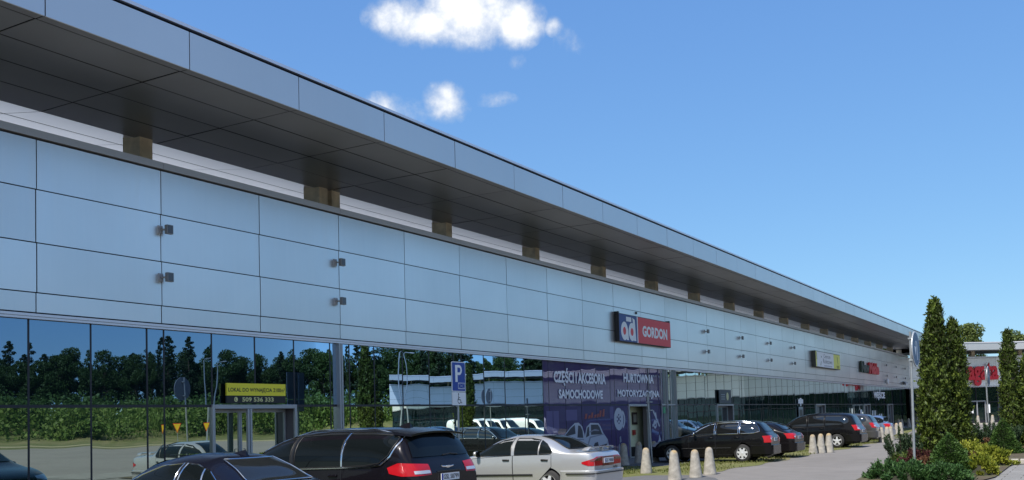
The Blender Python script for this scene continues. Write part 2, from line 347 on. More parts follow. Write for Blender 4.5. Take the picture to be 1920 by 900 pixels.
# ------------------------------------------------------------------ the long retail building
BX = -17.4; Y0 = -9.0; Y1 = 118.0
bld = thing('retail_building', 'long grey shopping building with flat overhanging roof and glazed ground floor', 'building', (BX, 20, 0))
def P(mb, name, mt, parent=None, smooth=None, bevel=0):
    o = mb.build(name, mt, None, smooth, bevel=bevel)
    par = parent or bld
    o.parent = par; o.matrix_parent_inverse = wm(par).inverted()
    return o
def wm(o):
    m = Matrix.LocRotScale(o.location, o.rotation_euler, o.scale)
    return (wm(o.parent) @ o.matrix_parent_inverse @ m) if o.parent else m
# shell behind the panels
sh = MB(); sh.box(-60, BX-.06, Y0, Y1+2, 4.2, 7.5); sh.box(-60, -22.4, Y0, Y1+2, -.02, 4.2)
sh.box(-22.4, BX-.02, Y0, Y1+2, 4.10, 4.2)
P(sh, 'core_wall', M['gap'])
dk = MB(); dk.box(-60, BX-.3, Y0, Y1+2, 7.503, 7.56); P(dk, 'roof_deck', mat('roof_deck_gravel', (.45, .45, .46), .9))
# cladding panels, real joints between them
cl = MB(); g = .011
JY = [11.8+2.979*i for i in range(-8, 38)]
for a, b in zip(JY[:-1], JY[1:]):
    if b < Y0 or a > Y1: continue
    a = max(a, Y0); b = min(b, Y1)
    for r, (z0, z1) in enumerate(((4.12, 4.51), (4.51, 5.48), (5.48, 6.52), (6.52, 7.50))):
        dx = random.uniform(-.002, .003)
        sh_ = [0, .018, 0, .018][r]
        cl.box(BX-.03, BX+dx, a+g+sh_, b-g+sh_, z0+g, z1-g)
P(cl, 'cladding', M['clad'])
cp = MB()
for a in np.arange(Y0, Y1, 5.958):
    cp.box(BX-.32, BX+.045, a+.004, min(a+5.958, Y1)-.004, 7.53, 7.68)
P(cp, 'parapet_cap', M['cap'])
sl_ = MB(); sl_.box(BX-.06, BX+.07, Y0, Y1, 4.045, 4.095); sl_.box(BX-.06, BX+.05, Y0, Y1, 3.995, 4.04); P(sl_, 'glazing_sill', M['coping'])
# canopy
FX = -14.2
FJ = [9.81-2.975*i for i in range(6, 0, -1)] + [9.81, 12.77, 15.73, 18.68, 21.72, 24.84] + [27.92+3.0*i for i in range(0, 31)]
fa = MB(); sf = MB(); s2 = MB()
for a, b in zip(FJ[:-1], FJ[1:]):
    if a > 116: break
    fa.box(FX-.03, FX+random.uniform(-.002, .002), a+.010, b-.010, 8.50, 9.215)
    for j in range(4):
        x1 = FX-.26-1.05*j; x0 = FX-.26-1.05*(j+1)+.0
        tz = random.uniform(-.004, .004)
        sf.box(x0+.02, x1-.02, a+.018, b-.018, 8.52+tz, 8.527+tz)
    sf.box(FX-.235, FX-.035, a+.012, b-.012, 8.512, 8.518)
    xs = FX-.26-4.2
    for j in range(4):
        xa = xs-.01-1.3*j; xb = xa-1.235; za = 8.524+(xs-xa)*.15; zb = 8.524+(xs-xb)*.15
        A = [(xa, a+.012, za), (xa, b-.012, za), (xb, b-.012, zb), (xb, a+.012, zb)]
        s2.add(A+[(x, y, z+.005) for x, y, z in A], [(0,1,2,3),(4,7,6,5),(0,4,5,1),(1,5,6,2),(2,6,7,3),(3,7,4,0)])
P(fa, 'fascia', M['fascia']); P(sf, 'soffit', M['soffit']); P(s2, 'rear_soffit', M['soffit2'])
rf = MB(); ye = 117.5
rf.box(FX-4.4, FX-.04, Y0-1, ye, 8.56, 9.24)
x0, x1 = -24.2, FX-4.405
rf.add([(x1, Y0-1, 8.57), (x0, Y0-1, 9.41), (x0, Y0-1, 9.55), (x1, Y0-1, 9.24), (x1, ye, 8.57), (x0, ye, 9.41), (x0, ye, 9.55), (x1, ye, 9.24)],
       [(0,1,2,3),(7,6,5,4),(0,4,5,1),(1,5,6,2),(2,6,7,3),(3,7,4,0)])
P(rf, 'roof', M['gap'])
ct = MB()
ct.box(FX-.25, FX+.012, Y0-1, ye, 9.245, 9.268); P(ct, 'coping_groove', M['dframe'])
c2 = MB()
for a in np.arange(Y0-1, ye, 8.9): c2.box(FX-.35, FX+.03, a+.004, min(a+8.9, ye)-.004, 9.272, 9.335)
P(c2, 'coping', M['coping'])
# concrete columns carrying the canopy, each its own part
cy = [8.72] + [14.60, 20.36, 20.86] + [26.36+5.845*i for i in range(0, 16)]
for i, e in enumerate(cy):
    y = e*1.060
    c = MB(); c.box(-19.05, -18.46, y-.36, y, 7.55, 8.60)
    P(c, 'column', M['concrete'], bevel=.012)
# ---- glazing, bay by bay
def pane_grid(mb, y0, y1, z0, z1, x=BX-.05, amp=None, nx=8, nz=8):
    """one slightly pillowed pane facing +x"""
    b = random.gauss(.0012, .0007) if amp is None else amp
    tx, tz = random.gauss(0, .0017), random.gauss(0, .0013)
    w, h = y1-y0, z1-z0; vs = []
    ph = random.uniform(0, 6.28)
    for j in range(nz+1):
        for i in range(nx+1):
            u, v = i/nx*2-1, j/nz*2-1
            d = b*(1-u*u)*(1-.6*v*v) + tx*u*w/2 + tz*v*h/2 + .00035*math.sin(2.2*v+ph)*(1-u*u)
            vs.append((x+d, y0+w*i/nx, z0+h*j/nz))
    k = nx+1
    mb.add(vs, [(j*k+i, j*k+i+1, (j+1)*k+i+1, (j+1)*k+i) for j in range(nz) for i in range(nx)])
ZT = 2.325   # transom
def bay(s, mods, mat_up, mat_low, skip=(), x=BX, cap=.045, pr=.006, frame=M['dframe'], ztop=3.99, name='window'):
    f = MB(); up = MB(); los = [MB()]; y = s
    ys = [s]
    for w in mods: ys.append(ys[-1]+w)
    for i, yy in enumerate(ys[:-1]):
        z0 = 0.02
        f.box(x-.11, x-.05+pr, yy-cap/2, yy+cap/2, (ZT if (i in skip and i-1 in skip) else z0), ztop)
    for i, (a, b) in enumerate(zip(ys[:-1], ys[1:])):
        f.box(x-.10, x-.05+pr*.7, a+cap/2+.001, b-cap/2-.001, ZT-.03, ZT+.03)
        if i not in skip: f.box(x-.10, x-.05+pr*.7, a+cap/2+.001, b-cap/2-.001, .02, .09)
        pane_grid(up, a+.02, b-.02, ZT+.028, ztop, nz=8)
        if i not in skip: pane_grid(los[-1], a+.02, b-.02, .085, ZT-.028)
        elif los[-1].v: los.append(MB())
    o = P(f, name, frame)
    P(up, 'pane', mat_up, o, smooth=180)
    for lo in los:
        if lo.v: P(lo, 'lower_pane', mat_low, o, smooth=180)
    return o
STD = [.45, 1.365, 1.365, 1.365, 1.385]
bays = {}
M['filmframe'] = mat('film_joint', (.012, .012, .03), .5)
for kx in range(-4, 18):
    s = 14.42+5.93*kx
    if s+5.9 > 118: continue
    gu, gl = (M['glass'], M['glass_low']) if kx < 5 else (M['glass_far'], M['glass_far'])
    mods = STD; skip = ()
    fr = M['dframe']; cap = .040
    if kx == 0: skip = (2, 3)
    if kx == 1: mods = [.40, .40, 1.09, 1.33, 1.36, 1.35]
    if kx in (3, 4): gu = gl = M['film']
    if kx == 4: mods = [.45, 1.365, 1.365, .75, .45, .96, .59]; skip = (2, 3)
    if kx == 6: skip = (2, 3)
    if kx in (10, 13, 15): skip = (1, 2)
    if kx > 4: cap = .035
    if kx in (3, 4): cap = .022; fr = M['filmframe']
    bays[kx] = bay(s, mods, gu, gl, skip, cap=cap, frame=fr)
# light expansion-joint posts
for y, w in ((20.675, .15), (44.36, .10), (45.55, .07)):
    b = MB(); b.box(BX-.05, BX+.07, y-w/2, y-.012, .02, 3.99); b.box(BX-.05, BX+.07, y+.012, y+w/2, .02, 3.99); P(b, 'joint_post', M['frame'])
b = MB(); b.box(BX-.05, BX-.02, 42.24, 42.32, ZT+.1, 3.99); b.box(BX-.05, BX+.0, 42.24, 42.32, .02, ZT+.09); P(b, 'joint_post', mat('grey_post', (.17, .17, .18), .5, .3))
# last light-framed lights right of the violet film
b = MB()
for y in (43.70, 44.9): b.box(BX, BX+.045, y-.03, y+.03, .02, 3.99)
b.box(BX, BX+.04, 43.74, 44.28, ZT-.035, ZT+.035); b.box(BX, BX+.04, 44.44, 45.5, ZT-.035, ZT+.035); P(b, 'light_frame', M['frame'])

def entrance(y0, y1, split, ztop=2.30, rec=.34, gm=None, leaves=True, open_=False, frame=None):
    """recessed metal door frame with its leaves"""
    fr = frame or M['frame']; gm = gm or M['glass_low']
    f = MB(); f.box(BX-.05, BX+.01, y0-.04, y0+.04, .0, ztop+.055); f.box(BX-.05, BX+.01, y1-.04, y1+.04, .0, ztop+.055)
    f.box(BX-.05, BX+.012, y0+.042, y1-.042, ztop-.045, ztop+.055)
    o = P(f, 'door_frame', fr, bevel=.006)
    j = MB(); j.box(BX-rec-.05, BX-.052, y1-.02, y1+.03, .0, ztop); j.box(BX-rec-.05, BX-.052, y0-.03, y0+.02, 0, ztop); j.box(BX-rec-.05, BX-.052, y0+.022, y1-.022, ztop-.04, ztop)
    P(j, 'jamb', mat('jamb_metal', (.16, .14, .15), .5, .3), o)
    if leaves:
        for a, b_ in ((y0+.03, split), (split, y1-.03)):
            l = MB(); w = .05
            l.box(BX-rec-.03, BX-rec+.03, a+.004, a+w, .03, ztop-.05); l.box(BX-rec-.03, BX-rec+.03, b_-w, b_-.004, .03, ztop-.05)
            l.box(BX-rec-.03, BX-rec+.03, a+w+.001, b_-w-.001, .03, .12); l.box(BX-rec-.03, BX-rec+.03, a+w+.001, b_-w-.001, ztop-.13, ztop-.05)
            d = P(l, 'door', fr)
            gl = MB(); pane_grid(gl, a+w, b_-w, .11, ztop-.12, x=BX-rec); P(gl, 'door_pane', gm, d, smooth=180)
            h = MB(); yy = b_-.09 if a < split-.01 and b_ == split else a+.09
            h.tube([(BX-rec+.03, yy, .9), (BX-rec+.08, yy, .9), (BX-rec+.08, yy, 1.3), (BX-rec+.03, yy, 1.3)], .012, 6); P(h, 'handle', M['frame'], d)
    return o
e1 = entrance(16.235, 18.955, 17.36)
pst = MB(); pst.box(BX-.05, BX+.008, 17.29, 17.35, 0, 2.25); pst.box(BX-.05, BX+.008, 17.375, 17.435, 0, 2.25); P(pst, 'door_post', M['frame'], e1)
s6 = 14.42+5.93*6
entrance(s6+1.815, s6+4.545, s6+2.75, gm=M['glass_far'])
for kk in (10, 13, 15):
    s = 14.42+5.93*kk; entrance(s+.45, s+3.18, s+1.8, gm=M['glass_far'], rec=.25)
# open door of the parts shop; vestibule surfaces made pale to bounce daylight inside
yo0, yo1 = 39.955, 42.07
o2 = entrance(yo0, yo1, 41.4, leaves=False, rec=.2)
wht_in = mat('white_ceiling', (.8, .8, .78), .8)
room = MB(); xr = BX-.60
room.quad((xr, yo0-.6, 0.01), (xr, yo1+1.6, .01), (xr, yo1+1.6, 2.6), (xr, yo0-.6, 2.6))
room.quad((BX-.3, yo1+1.6, .01), (xr, yo1+1.6, .01), (xr, yo1+1.6, 2.6), (BX-.3, yo1+1.6, 2.6)); room.quad((BX-.3, yo0-.6, .01), (xr, yo0-.6, .01), (xr, yo0-.6, 2.6), (BX-.3, yo0-.6, 2.6))
P(room, 'vestibule_wall', mat('olive_plaster', (.72, .72, .46), .7), o2)
fl = MB(); fl.quad((BX, yo0-.6, .015), (xr, yo0-.6, .015), (xr, yo1+1.6, .015), (BX, yo1+1.6, .015)); P(fl, 'vestibule_floor', mat('pale_tile', (.55, .54, .50), .5), o2)
fl = MB(); fl.quad((BX-.3, yo0-.6, 2.6), (xr, yo0-.6, 2.6), (xr, yo1+1.6, 2.6), (BX-.3, yo1+1.6, 2.6)); P(fl, 'vestibule_ceiling', wht_in, o2)
nb = MB(); nb.box(xr+.01, xr+.05, 41.55, 42.1, 1.45, 2.0); P(nb, 'notice_board', mat('notice_frame', (.05, .03, .025), .5), o2)
n2 = MB(); n2.box(xr+.051, xr+.056, 41.65, 42.0, 1.55, 1.9); P(n2, 'notice_paper', mat('notice_paper', (.30, .27, .20), .7), o2)
rb = MB(); rb.box(xr+.01, xr+.1, 41.55, 41.75, .98, 1.2); P(rb, 'red_box', mat('red_alarm_box', (.42, .04, .03), .4), o2)
lb = MB(); lb.box(xr+.01, xr+.3, 41.2, 43.2, .02, .45); P(lb, 'low_bench', M['dframe'], o2)
M['print'] = mat('letter_print', (.80, .80, .88), .45)
# ---- vinyl lettering and pictures on the violet film
XF = BX-.040
def flatc(mb, pts, x=XF): mb.add([(x, y, z) for y, z in pts], [tuple(range(len(pts)))])
t = MB()
text_into(t, 'CZĘŚCI I AKCESORIA', (XF+.02, 33.04, 3.06), (0, 1, 0), (0, 0, 1), 4.62, .69, .040); P(t, 'window_lettering', M['print'], bays[3]); t = MB()
text_into(t, 'SAMOCHODOWE', (XF+.02, 33.40, 2.57), (0, 1, 0), (0, 0, 1), 3.93, .355, .040)
P(t, 'window_lettering', M['print'], bays[3])
t = MB()
text_into(t, 'HURTOWNIA', (XF+.02, 39.5, 3.30), (0, 1, 0), (0, 0, 1), 3.42, .40, .040); P(t, 'window_lettering', M['print'], bays[4]); t = MB()
text_into(t, 'MOTORYZACYJNA', (XF+.02, 38.82, 2.59), (0, 1, 0), (0, 0, 1), 4.74, .39, .040)
P(t, 'window_lettering', M['print'], bays[4])
# two small cars printed in white-grey, a brake disc and a shock absorber
wp = mat('print_pale_grey', (.46, .48, .56), .4); dp = mat('print_dark', (.03, .03, .05), .4); gp = mat('print_mid_grey', (.22, .23, .30), .4)
a = MB(); flatc(a, [(33.4,.35),(35.45,.35),(35.6,.75),(35.55,1.15),(35.35,1.48),(35.05,1.63),(34.7,1.62),(34.3,1.45),(33.7,1.12),(33.4,.98)], XF)
flatc(a, [(35.5,.35),(37.75,.35),(37.8,.62),(37.7,.9),(37.3,1.17),(37.05,1.45),(36.85,1.58),(36.1,1.60),(35.75,1.45),(35.55,1.05)], XF+.001)
P(a, 'printed_car', wp, bays[3])
a = MB(); flatc(a, [(34.9,1.05),(35.42,1.02),(35.38,1.3),(35.2,1.5),(35.0,1.52)], XF+.002); flatc(a, [(33.75,1.1),(34.75,1.2),(34.7,1.55),(34.35,1.42)], XF+.002)
flatc(a, [(36.12,1.12),(37.2,1.12),(36.95,1.42),(36.8,1.52),(36.15,1.53)], XF+.002); flatc(a, [(35.65,1.02),(35.98,1.1),(35.98,1.46),(35.82,1.42)], XF+.002)
flatc(a, [(36.3,.62),(36.45,.78),(36.75,.82),(36.85,.62),(36.5,.55)], XF+.002); flatc(a, [(36.9,.66),(37.6,.72),(37.7,.85),(37.6,.62),(36.95,.55)], XF+.002)
P(a, 'printed_glazing', dp, bays[3])
a = MB(); flatc(a, [(35.55,.7),(35.75,.7),(36.0,1.05),(37.3,1.14),(37.35,1.10),(36.1,1.0),(35.8,.6)], XF+.0025); flatc(a, [(34.75,.4),(34.8,1.0),(35.45,.98),(35.5,.93),(34.86,.95),(34.82,.4)], XF+.0025)
flatc(a, [(35.95,1.25),(36.5,1.35),(36.9,1.3),(36.9,1.26),(36.4,1.28),(35.95,1.2)], XF+.0025); P(a, 'printed_shading', gp, bays[3])
a = MB()
def ring(mb, cy_, cz, r0, r1, x, sy=1, n=28, a0=0, a1=2*math.pi):
    vs = []
    for i in range(n+1):
        q = a0+(a1-a0)*i/n; vs += [(x, cy_+r0*math.cos(q)*sy, cz+r0*math.sin(q)), (x, cy_+r1*math.cos(q)*sy, cz+r1*math.sin(q))]
    mb.add(vs, [(2*i, 2*i+1, 2*i+3, 2*i+2) for i in range(n)])
ring(a, 38.9, 1.72, .22, .48, XF); ring(a, 39.15, 1.70, .30, .42, XF+.001, n=20, a0=-1.2, a1=1.2)
for q in range(6): flatc(a, [(38.9+.05*math.cos(q*1.05+d)+r*math.cos(q*1.05), 1.72+.05*math.sin(q*1.05+d)+r*math.sin(q*1.05)) for r, d in ((.07,-1.5),(.23,-1.5),(.23,1.5),(.07,1.5))], XF+.001)
P(a, 'printed_brake_disc', wp, bays[4])
a = MB()
flatc(a, [(42.72,2.02),(42.84,2.08),(43.55,1.35),(43.45,1.28)], XF); flatc(a, [(43.0,1.95),(43.1,2.0),(43.2,1.7),(43.1,1.66)], XF+.001); ring(a, 42.95, 1.42, .09, .2, XF); flatc(a, [(42.6,1.4),(42.8,1.5),(43.3,1.62),(43.3,1.55),(42.8,1.36),(42.62,1.3)], XF+.002)
flatc(a, [(43.2,.35),(43.55,.35),(43.6,.7),(43.42,.95),(43.35,.7),(43.2,.6)], XF)
P(a, 'printed_shock_absorber', wp, bays[4])
a = MB()
for i, (y, z, w, h) in enumerate(((38.75,.15,.25,.55),(38.9,.7,.2,.3),(38.55,.1,.25,.3),(39.02,.5,.14,.2))): flatc(a, [(y, z), (y+w, z+.05), (y+w*.8, z+h), (y+w*.2, z+h*.85)], XF+.0005*i)
P(a, 'printed_spark_plug', gp, bays[4])
a = MB()
for q, (y, h) in enumerate(((35.6,.2),(35.9,.12),(36.15,.22),(36.45,.12),(36.7,.14),(36.95,.26),(37.25,.3))): flatc(a, [(y, 1.76+.012*q), (y+.2, 1.78+.012*q), (y+.26, 1.78+h+.012*q), (y+.08, 1.77+h+.012*q)])
P(a, 'orange_print', mat('print_orange', (.30, .06, .05), .5), bays[3])
pv = mirror_glass('pale_violet_film', (.8, .78, .9), (.16, .14, .27), .05, .3)
for y, z, w, h in ((32.4, 1.0, .5, 1.1), (34.0, 1.72, .95, .42), (32.95, 1.35, .45, .75), (38.0, 1.75, .38, .5)):
    a = MB(); a.add([(XF-.003, y, z), (XF-.003, y+w, z), (XF-.003, y+w, z+h), (XF-.003, y, z+h)], [(0, 1, 2, 3)])
    P(a, 'printed_panel', pv, bays[3])

# ------------------------------------------------------------------ signs on the facade (things of their own)
def sign_root(name, label, y, z, cat='sign', x=BX): return thing(name, label, cat, (x, y, z))
def PT(mb, name, mt, root, **kw): return P(mb, name, mt, root, **kw)
yel = mat('sign_yellow', (.92, .78, .04), .5); blk = mat('sign_black', (.008, .008, .009), .45); navy = mat('sign_navy', (.02, .05, .24), .4)
red = mat('sign_red', (.78, .05, .06), .45); wht = mat('sign_white', (.88, .88, .90), .45)
r = sign_root('rental_sign', 'yellow and black letting board with a phone number above the left entrance', 17.5, 2.4)
b = MB(); b.box(BX+.03, BX+.07, 16.57, 18.52, 2.565, 2.855); PT(b, 'yellow_board', yel, r)
b = MB(); b.box(BX+.03, BX+.066, 16.57, 18.52, 2.385, 2.562); PT(b, 'black_board', blk, r)
t = MB(); text_into(t, 'LOKAL DO WYNAJĘCIA', (BX+.073, 16.62, 2.628), (0, 1, 0), (0, 0, 1), 1.43, .124, .022); text_into(t, '2100', (BX+.073, 18.09, 2.655), (0, 1, 0), (0, 0, 1), .265, .098, .022); text_into(t, 'm²', (BX+.073, 18.37, 2.655), (0, 1, 0), (0, 0, 1), .12, .1, .01)
PT(t, 'lettering', mat('sign_ink', (.02, .018, .012), .5), r)
t = MB(); text_into(t, '509 536 333', (BX+.069, 17.06, 2.42), (0, 1, 0), (0, 0, 1), 1.04, .108, .025); ring(t, 16.86, 2.474, 0.0, .058, BX+.069)
PT(t, 'phone_number', mat('sign_pale_yellow', (.70, .66, .30), .5), r)
t = MB(); ring(t, 16.862, 2.478, .022, .036, BX+.0695, a0=2.2, a1=5.2, n=10); PT(t, 'handset_symbol', blk, r)

r = sign_root('shop_sign', 'blue and red box sign reading GORDON on the grey cladding', 41.7, 5.6)
ya, yb, z0, z1 = 38.66, 44.66, 5.03, 6.24
b = MB(); b.box(BX+.02, BX+.22, ya, yb, z0, z1); PT(b, 'sign_box', mat('sign_case', (.025, .025, .03), .5), r, bevel=.02)
b = MB(); b.box(BX+.221, BX+.226, ya+.03, 40.60, z0+.03, z1-.03); PT(b, 'blue_panel', navy, r)
b = MB(); b.box(BX+.221, BX+.227, 40.605, 40.70, z0+.02, z1-.02); PT(b, 'white_strip', wht, r)
b = MB(); b.box(BX+.221, BX+.226, 40.705, yb-.03, z0+.03, z1-.03); PT(b, 'red_panel', red, r)
t = MB(); xx = BX+.229
ring(t, 39.22, 5.50, .17, .40, xx, sy=.92, n=40); ring(t, 40.03, 5.50, .17, .40, xx, sy=.92, n=40)
flatc(t, [(39.42,5.12),(39.66,5.12),(39.60,5.60),(39.40,5.80)], xx+.0006); flatc(t, [(40.22,5.12),(40.46,5.12),(40.36,6.05),(40.10,6.13),(40.18,5.7)], xx+.0006); flatc(t, [(39.42,5.93),(39.42,6.13),(39.98,6.13),(39.98,5.93)], xx)
PT(t, 'emblem_letters', wht, r)
t = MB(); ring(t, 39.22, 5.50, 0, .17, xx-.0004, sy=.92); PT(t, 'emblem_dot', red, r); t = MB(); ring(t, 40.03, 5.50, 0, .17, xx-.0004, sy=.92); PT(t, 'emblem_dot', red, r)
t = MB(); text_into(t, 'GORDON', (xx, 41.2, 5.37), (0, 1, 0), (0, 0, 1), 3.0, .50, .045); PT(t, 'lettering', wht, r)
b = MB()
for y in (38.72, 44.62): b.box(BX+.01, BX+.2, y-.05, y+.05, z1+.002, z1+.07)
b.box(BX+.0, BX+.05, 41.0, 41.1, 6.38, 6.48)
PT(b, 'fixing_bracket', M['dframe'], r)

r = sign_root('shop_sign', 'yellow and white box sign on the cladding beyond the red and blue one', 77, 5.6)
ya, yb, z0, z1 = 73.2, 81.3, 5.04, 6.24; xx = BX+.307
b = MB(); b.box(BX+.02, BX+.30, ya, yb, z0, z1); PT(b, 'sign_box', mat('sign_case_grey', (.10, .10, .09), .5), r, bevel=.02)
b = MB(); b.box(BX+.301, BX+.305, ya+.35, 79.0, z0+.05, z1-.05); PT(b, 'white_panel', wht, r)
b = MB(); ly = mat('sign_lemon', (.85, .82, .16), .5); b.box(BX+.301, BX+.305, ya+.05, ya+.34, z0+.05, z1-.05); PT(b, 'yellow_panel', ly, r); b = MB(); b.box(BX+.301, BX+.305, 79.01, yb-.05, z0+.05, z1-.05); PT(b, 'yellow_panel', ly, r)
t = MB(); text_into(t, 'Centrum', (xx, 75.7, 5.78), (0, 1, 0), (0, 0, 1), 2.2, .28, .0); text_into(t, 'Roletowe', (xx, 75.5, 5.38), (0, 1, 0), (0, 0, 1), 3.0, .34, .0)
PT(t, 'lettering', mat('sign_grey_ink', (.13, .12, .15), .5), r)
t = MB(); flatc(t, [(73.45,6.1),(73.55,6.1),(73.62,5.6),(73.5,5.6)], xx); flatc(t, [(74.9,5.9),(75.05,5.9),(75.05,5.78),(74.9,5.78)], xx); flatc(t, [(74.6,5.2),(74.75,5.2),(74.95,5.5),(74.85,5.5)], xx); flatc(t, [(80.2,6.05),(80.35,6.05),(80.55,5.45),(80.45,5.45)], xx)
PT(t, 'leaf_marks', mat('sign_olive', (.10, .12, .03), .5), r)
t = MB()
for q in range(9): flatc(t, [(75.8+.3*q, 5.15), (76.0+.3*q, 5.15), (76.0+.3*q, 5.25), (75.8+.3*q, 5.25)], xx)
PT(t, 'small_print', mat('sign_mauve', (.42, .40, .50), .5), r)
b = MB(); b.box(xx-.001, xx+.001, 80.0, 80.9, 5.12, 5.35); PT(b, 'ochre_panel', mat('sign_ochre', (.42, .38, .04), .5), r)

r = sign_root('letter_sign', 'dark green and red raised shop letters at the far end of the cladding', 94, 5.6)
t = MB(); text_into(t, 'New', (BX+.05, 90.4, 5.12), (0, 1, 0), (0, 0, 1), 3.6, 1.0, .05, (1, 0, 0), .16); PT(t, 'green_letters', mat('letter_green', (.010, .030, .016), .4), r)
t = MB(); text_into(t, 'Meble', (BX+.05, 94.1, 5.10), (0, 1, 0), (0, 0, 1), 4.6, 1.04, .05, (1, 0, 0), .16); PT(t, 'red_letters', mat('letter_red', (.72, .03, .04), .4), r)

r = sign_root('entrance_lettering', 'white WEJŚCIE letters stuck on the far glazing', 99, 3.2)
t = MB(); text_into(t, 'WEJŚCIE', (BX+.03, 96.3, 2.70), (0, 1, 0), (0, 0, 1), 5.7, 1.0, .04, (1, 0, 0), .02); PT(t, 'lettering', wht, r)

r = sign_root('door_sign', 'dark grey shop panel with a round cream emblem above a door', 53, 2.75)
b = MB(); b.box(BX+.03, BX+.07, 51.95, 54.0, 2.40, 3.13); PT(b, 'panel', mat('panel_grey', (.055, .07, .08), .5), r)
t = MB(); ring(t, 53.35, 2.77, 0, .22, BX+.073, sy=.9); PT(t, 'round_emblem', mat('cream', (.62, .58, .30), .5), r)
t = MB()
for z in (2.84, 2.72, 2.60): flatc(t, [(52.25, z), (52.9, z), (52.9, z+.05), (52.25, z+.05)], BX+.073)
PT(t, 'lettering', mat('panel_ink', (.25, .28, .30), .5), r)

r = sign_root('notice_board', 'small white notice fixed on the dark far glazing', 69.4, 2.5)
b = MB(); b.box(BX+.02, BX+.05, 68.75, 70.05, 2.38, 2.68); b.box(BX+.02, BX+.05, 69.2, 69.6, 2.682, 2.76); b.box(BX+.02, BX+.05, 69.25, 69.5, 2.2, 2.378); PT(b, 'board', wht, r)
r = sign_root('poster_frame', 'pale framed poster under the small white notice', 69.3, 1.9)
b = MB(); y0, y1, z0, z1 = 68.8, 69.9, .9, 2.15
b.box(BX+.02, BX+.05, y0, y1, z1-.18, z1); b.box(BX+.02, BX+.05, y0, y0+.12, z0, z1-.181); b.box(BX+.02, BX+.05, y1-.12, y1, z0, z1-.181); PT(b, 'frame', mat('pale_frame', (.30, .36, .37), .5), r)
b = MB(); b.box(BX+.02, BX+.03, y0+.121, y1-.121, z0, z1-.182); PT(b, 'sheet', mat('poster_dark', (.03, .05, .055), .4), r)
r = sign_root('window_posters', 'white posters and stripes stuck low on the far glazing near the letters', 96, 1.5)
b = MB(); b.box(BX+.02, BX+.03, 91.7-1.9, 90.6, 1.3, 1.85)
for i in range(3): b.add([(BX+.024, 95.0+i*.75, .7), (BX+.024, 95.35+i*.75, .7), (BX+.024, 95.6+i*.75, 1.75), (BX+.024, 95.25+i*.75, 1.75)], [(0, 1, 2, 3)])
b.box(BX+.02, BX+.03, 98.6, 99.1, 1.1, 1.4); b.box(BX+.02, BX+.03, 99.6, 100.1, 1.1, 1.4)
PT(b, 'poster', wht, r)
# exit sign, small, green
r = sign_root('exit_sign', 'small green emergency exit plate beside the parts shop door', 43.95, 2.1)
b = MB(); b.box(BX+.025, BX+.05, 43.82, 44.1, 1.92, 2.22); PT(b, 'plate', mat('exit_green', (.05, .33, .14), .4), r)

# floodlights on the cladding: box head on a short arm
def floodlight(y, z, label):
    r = thing('floodlight', label, 'lamp', (BX, y, z), group='square floodlights on the grey cladding')
    return r
def build_flood():
    r = thing('floodlight', 'upper square floodlight on the cladding nearest the camera', 'lamp', (BX, 14.80, 6.18), group='square floodlights on the grey cladding')
    a = MB(); a.box(0, .02, -.10, .02, -.09, .09); a.tube([(.02, -.04, 0), (.14, .03, 0)], .022, 8); o = a.build('arm', M['cap'], r)
    a = MB(); a.box(.12, .21, -.02, .15, -.10, .10); a.build('lamp_head', mat('lamp_grey', (.26, .26, .27), .45, .4), r, bevel=.008)
    a = MB(); a.box(.211, .215, .0, .13, -.085, .085); a.build('lamp_glass', mat('lamp_glass', (.10, .10, .11), .1), r)
    return r
f0 = build_flood()
spots = [(14.80, 5.13, 'lower square floodlight on the cladding nearest the camera'), (20.62, 6.18, 'upper square floodlight above the light joint post'), (20.62, 5.13, 'lower square floodlight above the light joint post')]
nth = ['first', 'second', 'third', 'fourth']
for i, y in enumerate((50.2, 56.2, 62.05, 67.8)):
    for z, w in ((6.18, 'upper'), (5.11, 'lower')): spots.append((y, z, f'{w} floodlight of the {nth[i]} pair right of the red and blue sign'))
for i, y in enumerate((103.0, 108.5, 114.2)):
    for z, w in ((6.16, 'upper'), (5.11, 'lower')): spots.append((y, z, f'{w} floodlight of the {nth[i]} pair beyond the green and red letters'))
for y, z, lab in spots:
    c = copy_tree(f0); c.location = (BX, y, z); c['label'] = lab
r = thing('security_camera', 'small white camera on the sill line at the far corner', 'camera', (BX, 113.6, 4.5))
a = MB(); a.obox((BX+.3, 113.3, 4.55), (.5, -.86, -.25), (.86, .5, 0), (0, 0, 1), (-.4, .4), (-.14, .14), (-.12, .12)); PT(a, 'camera_body', wht, r)
a = MB(); a.tube([(BX, 113.6, 4.45), (BX+.3, 113.4, 4.45)], .04, 6); PT(a, 'bracket', M['frame'], r)
r = thing('wall_lamp', 'small white round lamp under the far floodlights', 'lamp', (BX, 103, 4.55))
a = MB(); a.lathe([(.02, -.3), (.13, -.22), (.17, 0), (.13, .2), (.03, .28)], 10, (BX+.18, 103, 4.55)); PT(a, 'globe', wht, r); a = MB(); a.box(BX, BX+.05, 102.9, 103.1, 4.4, 4.7); PT(a, 'back_plate', M['frame'], r)

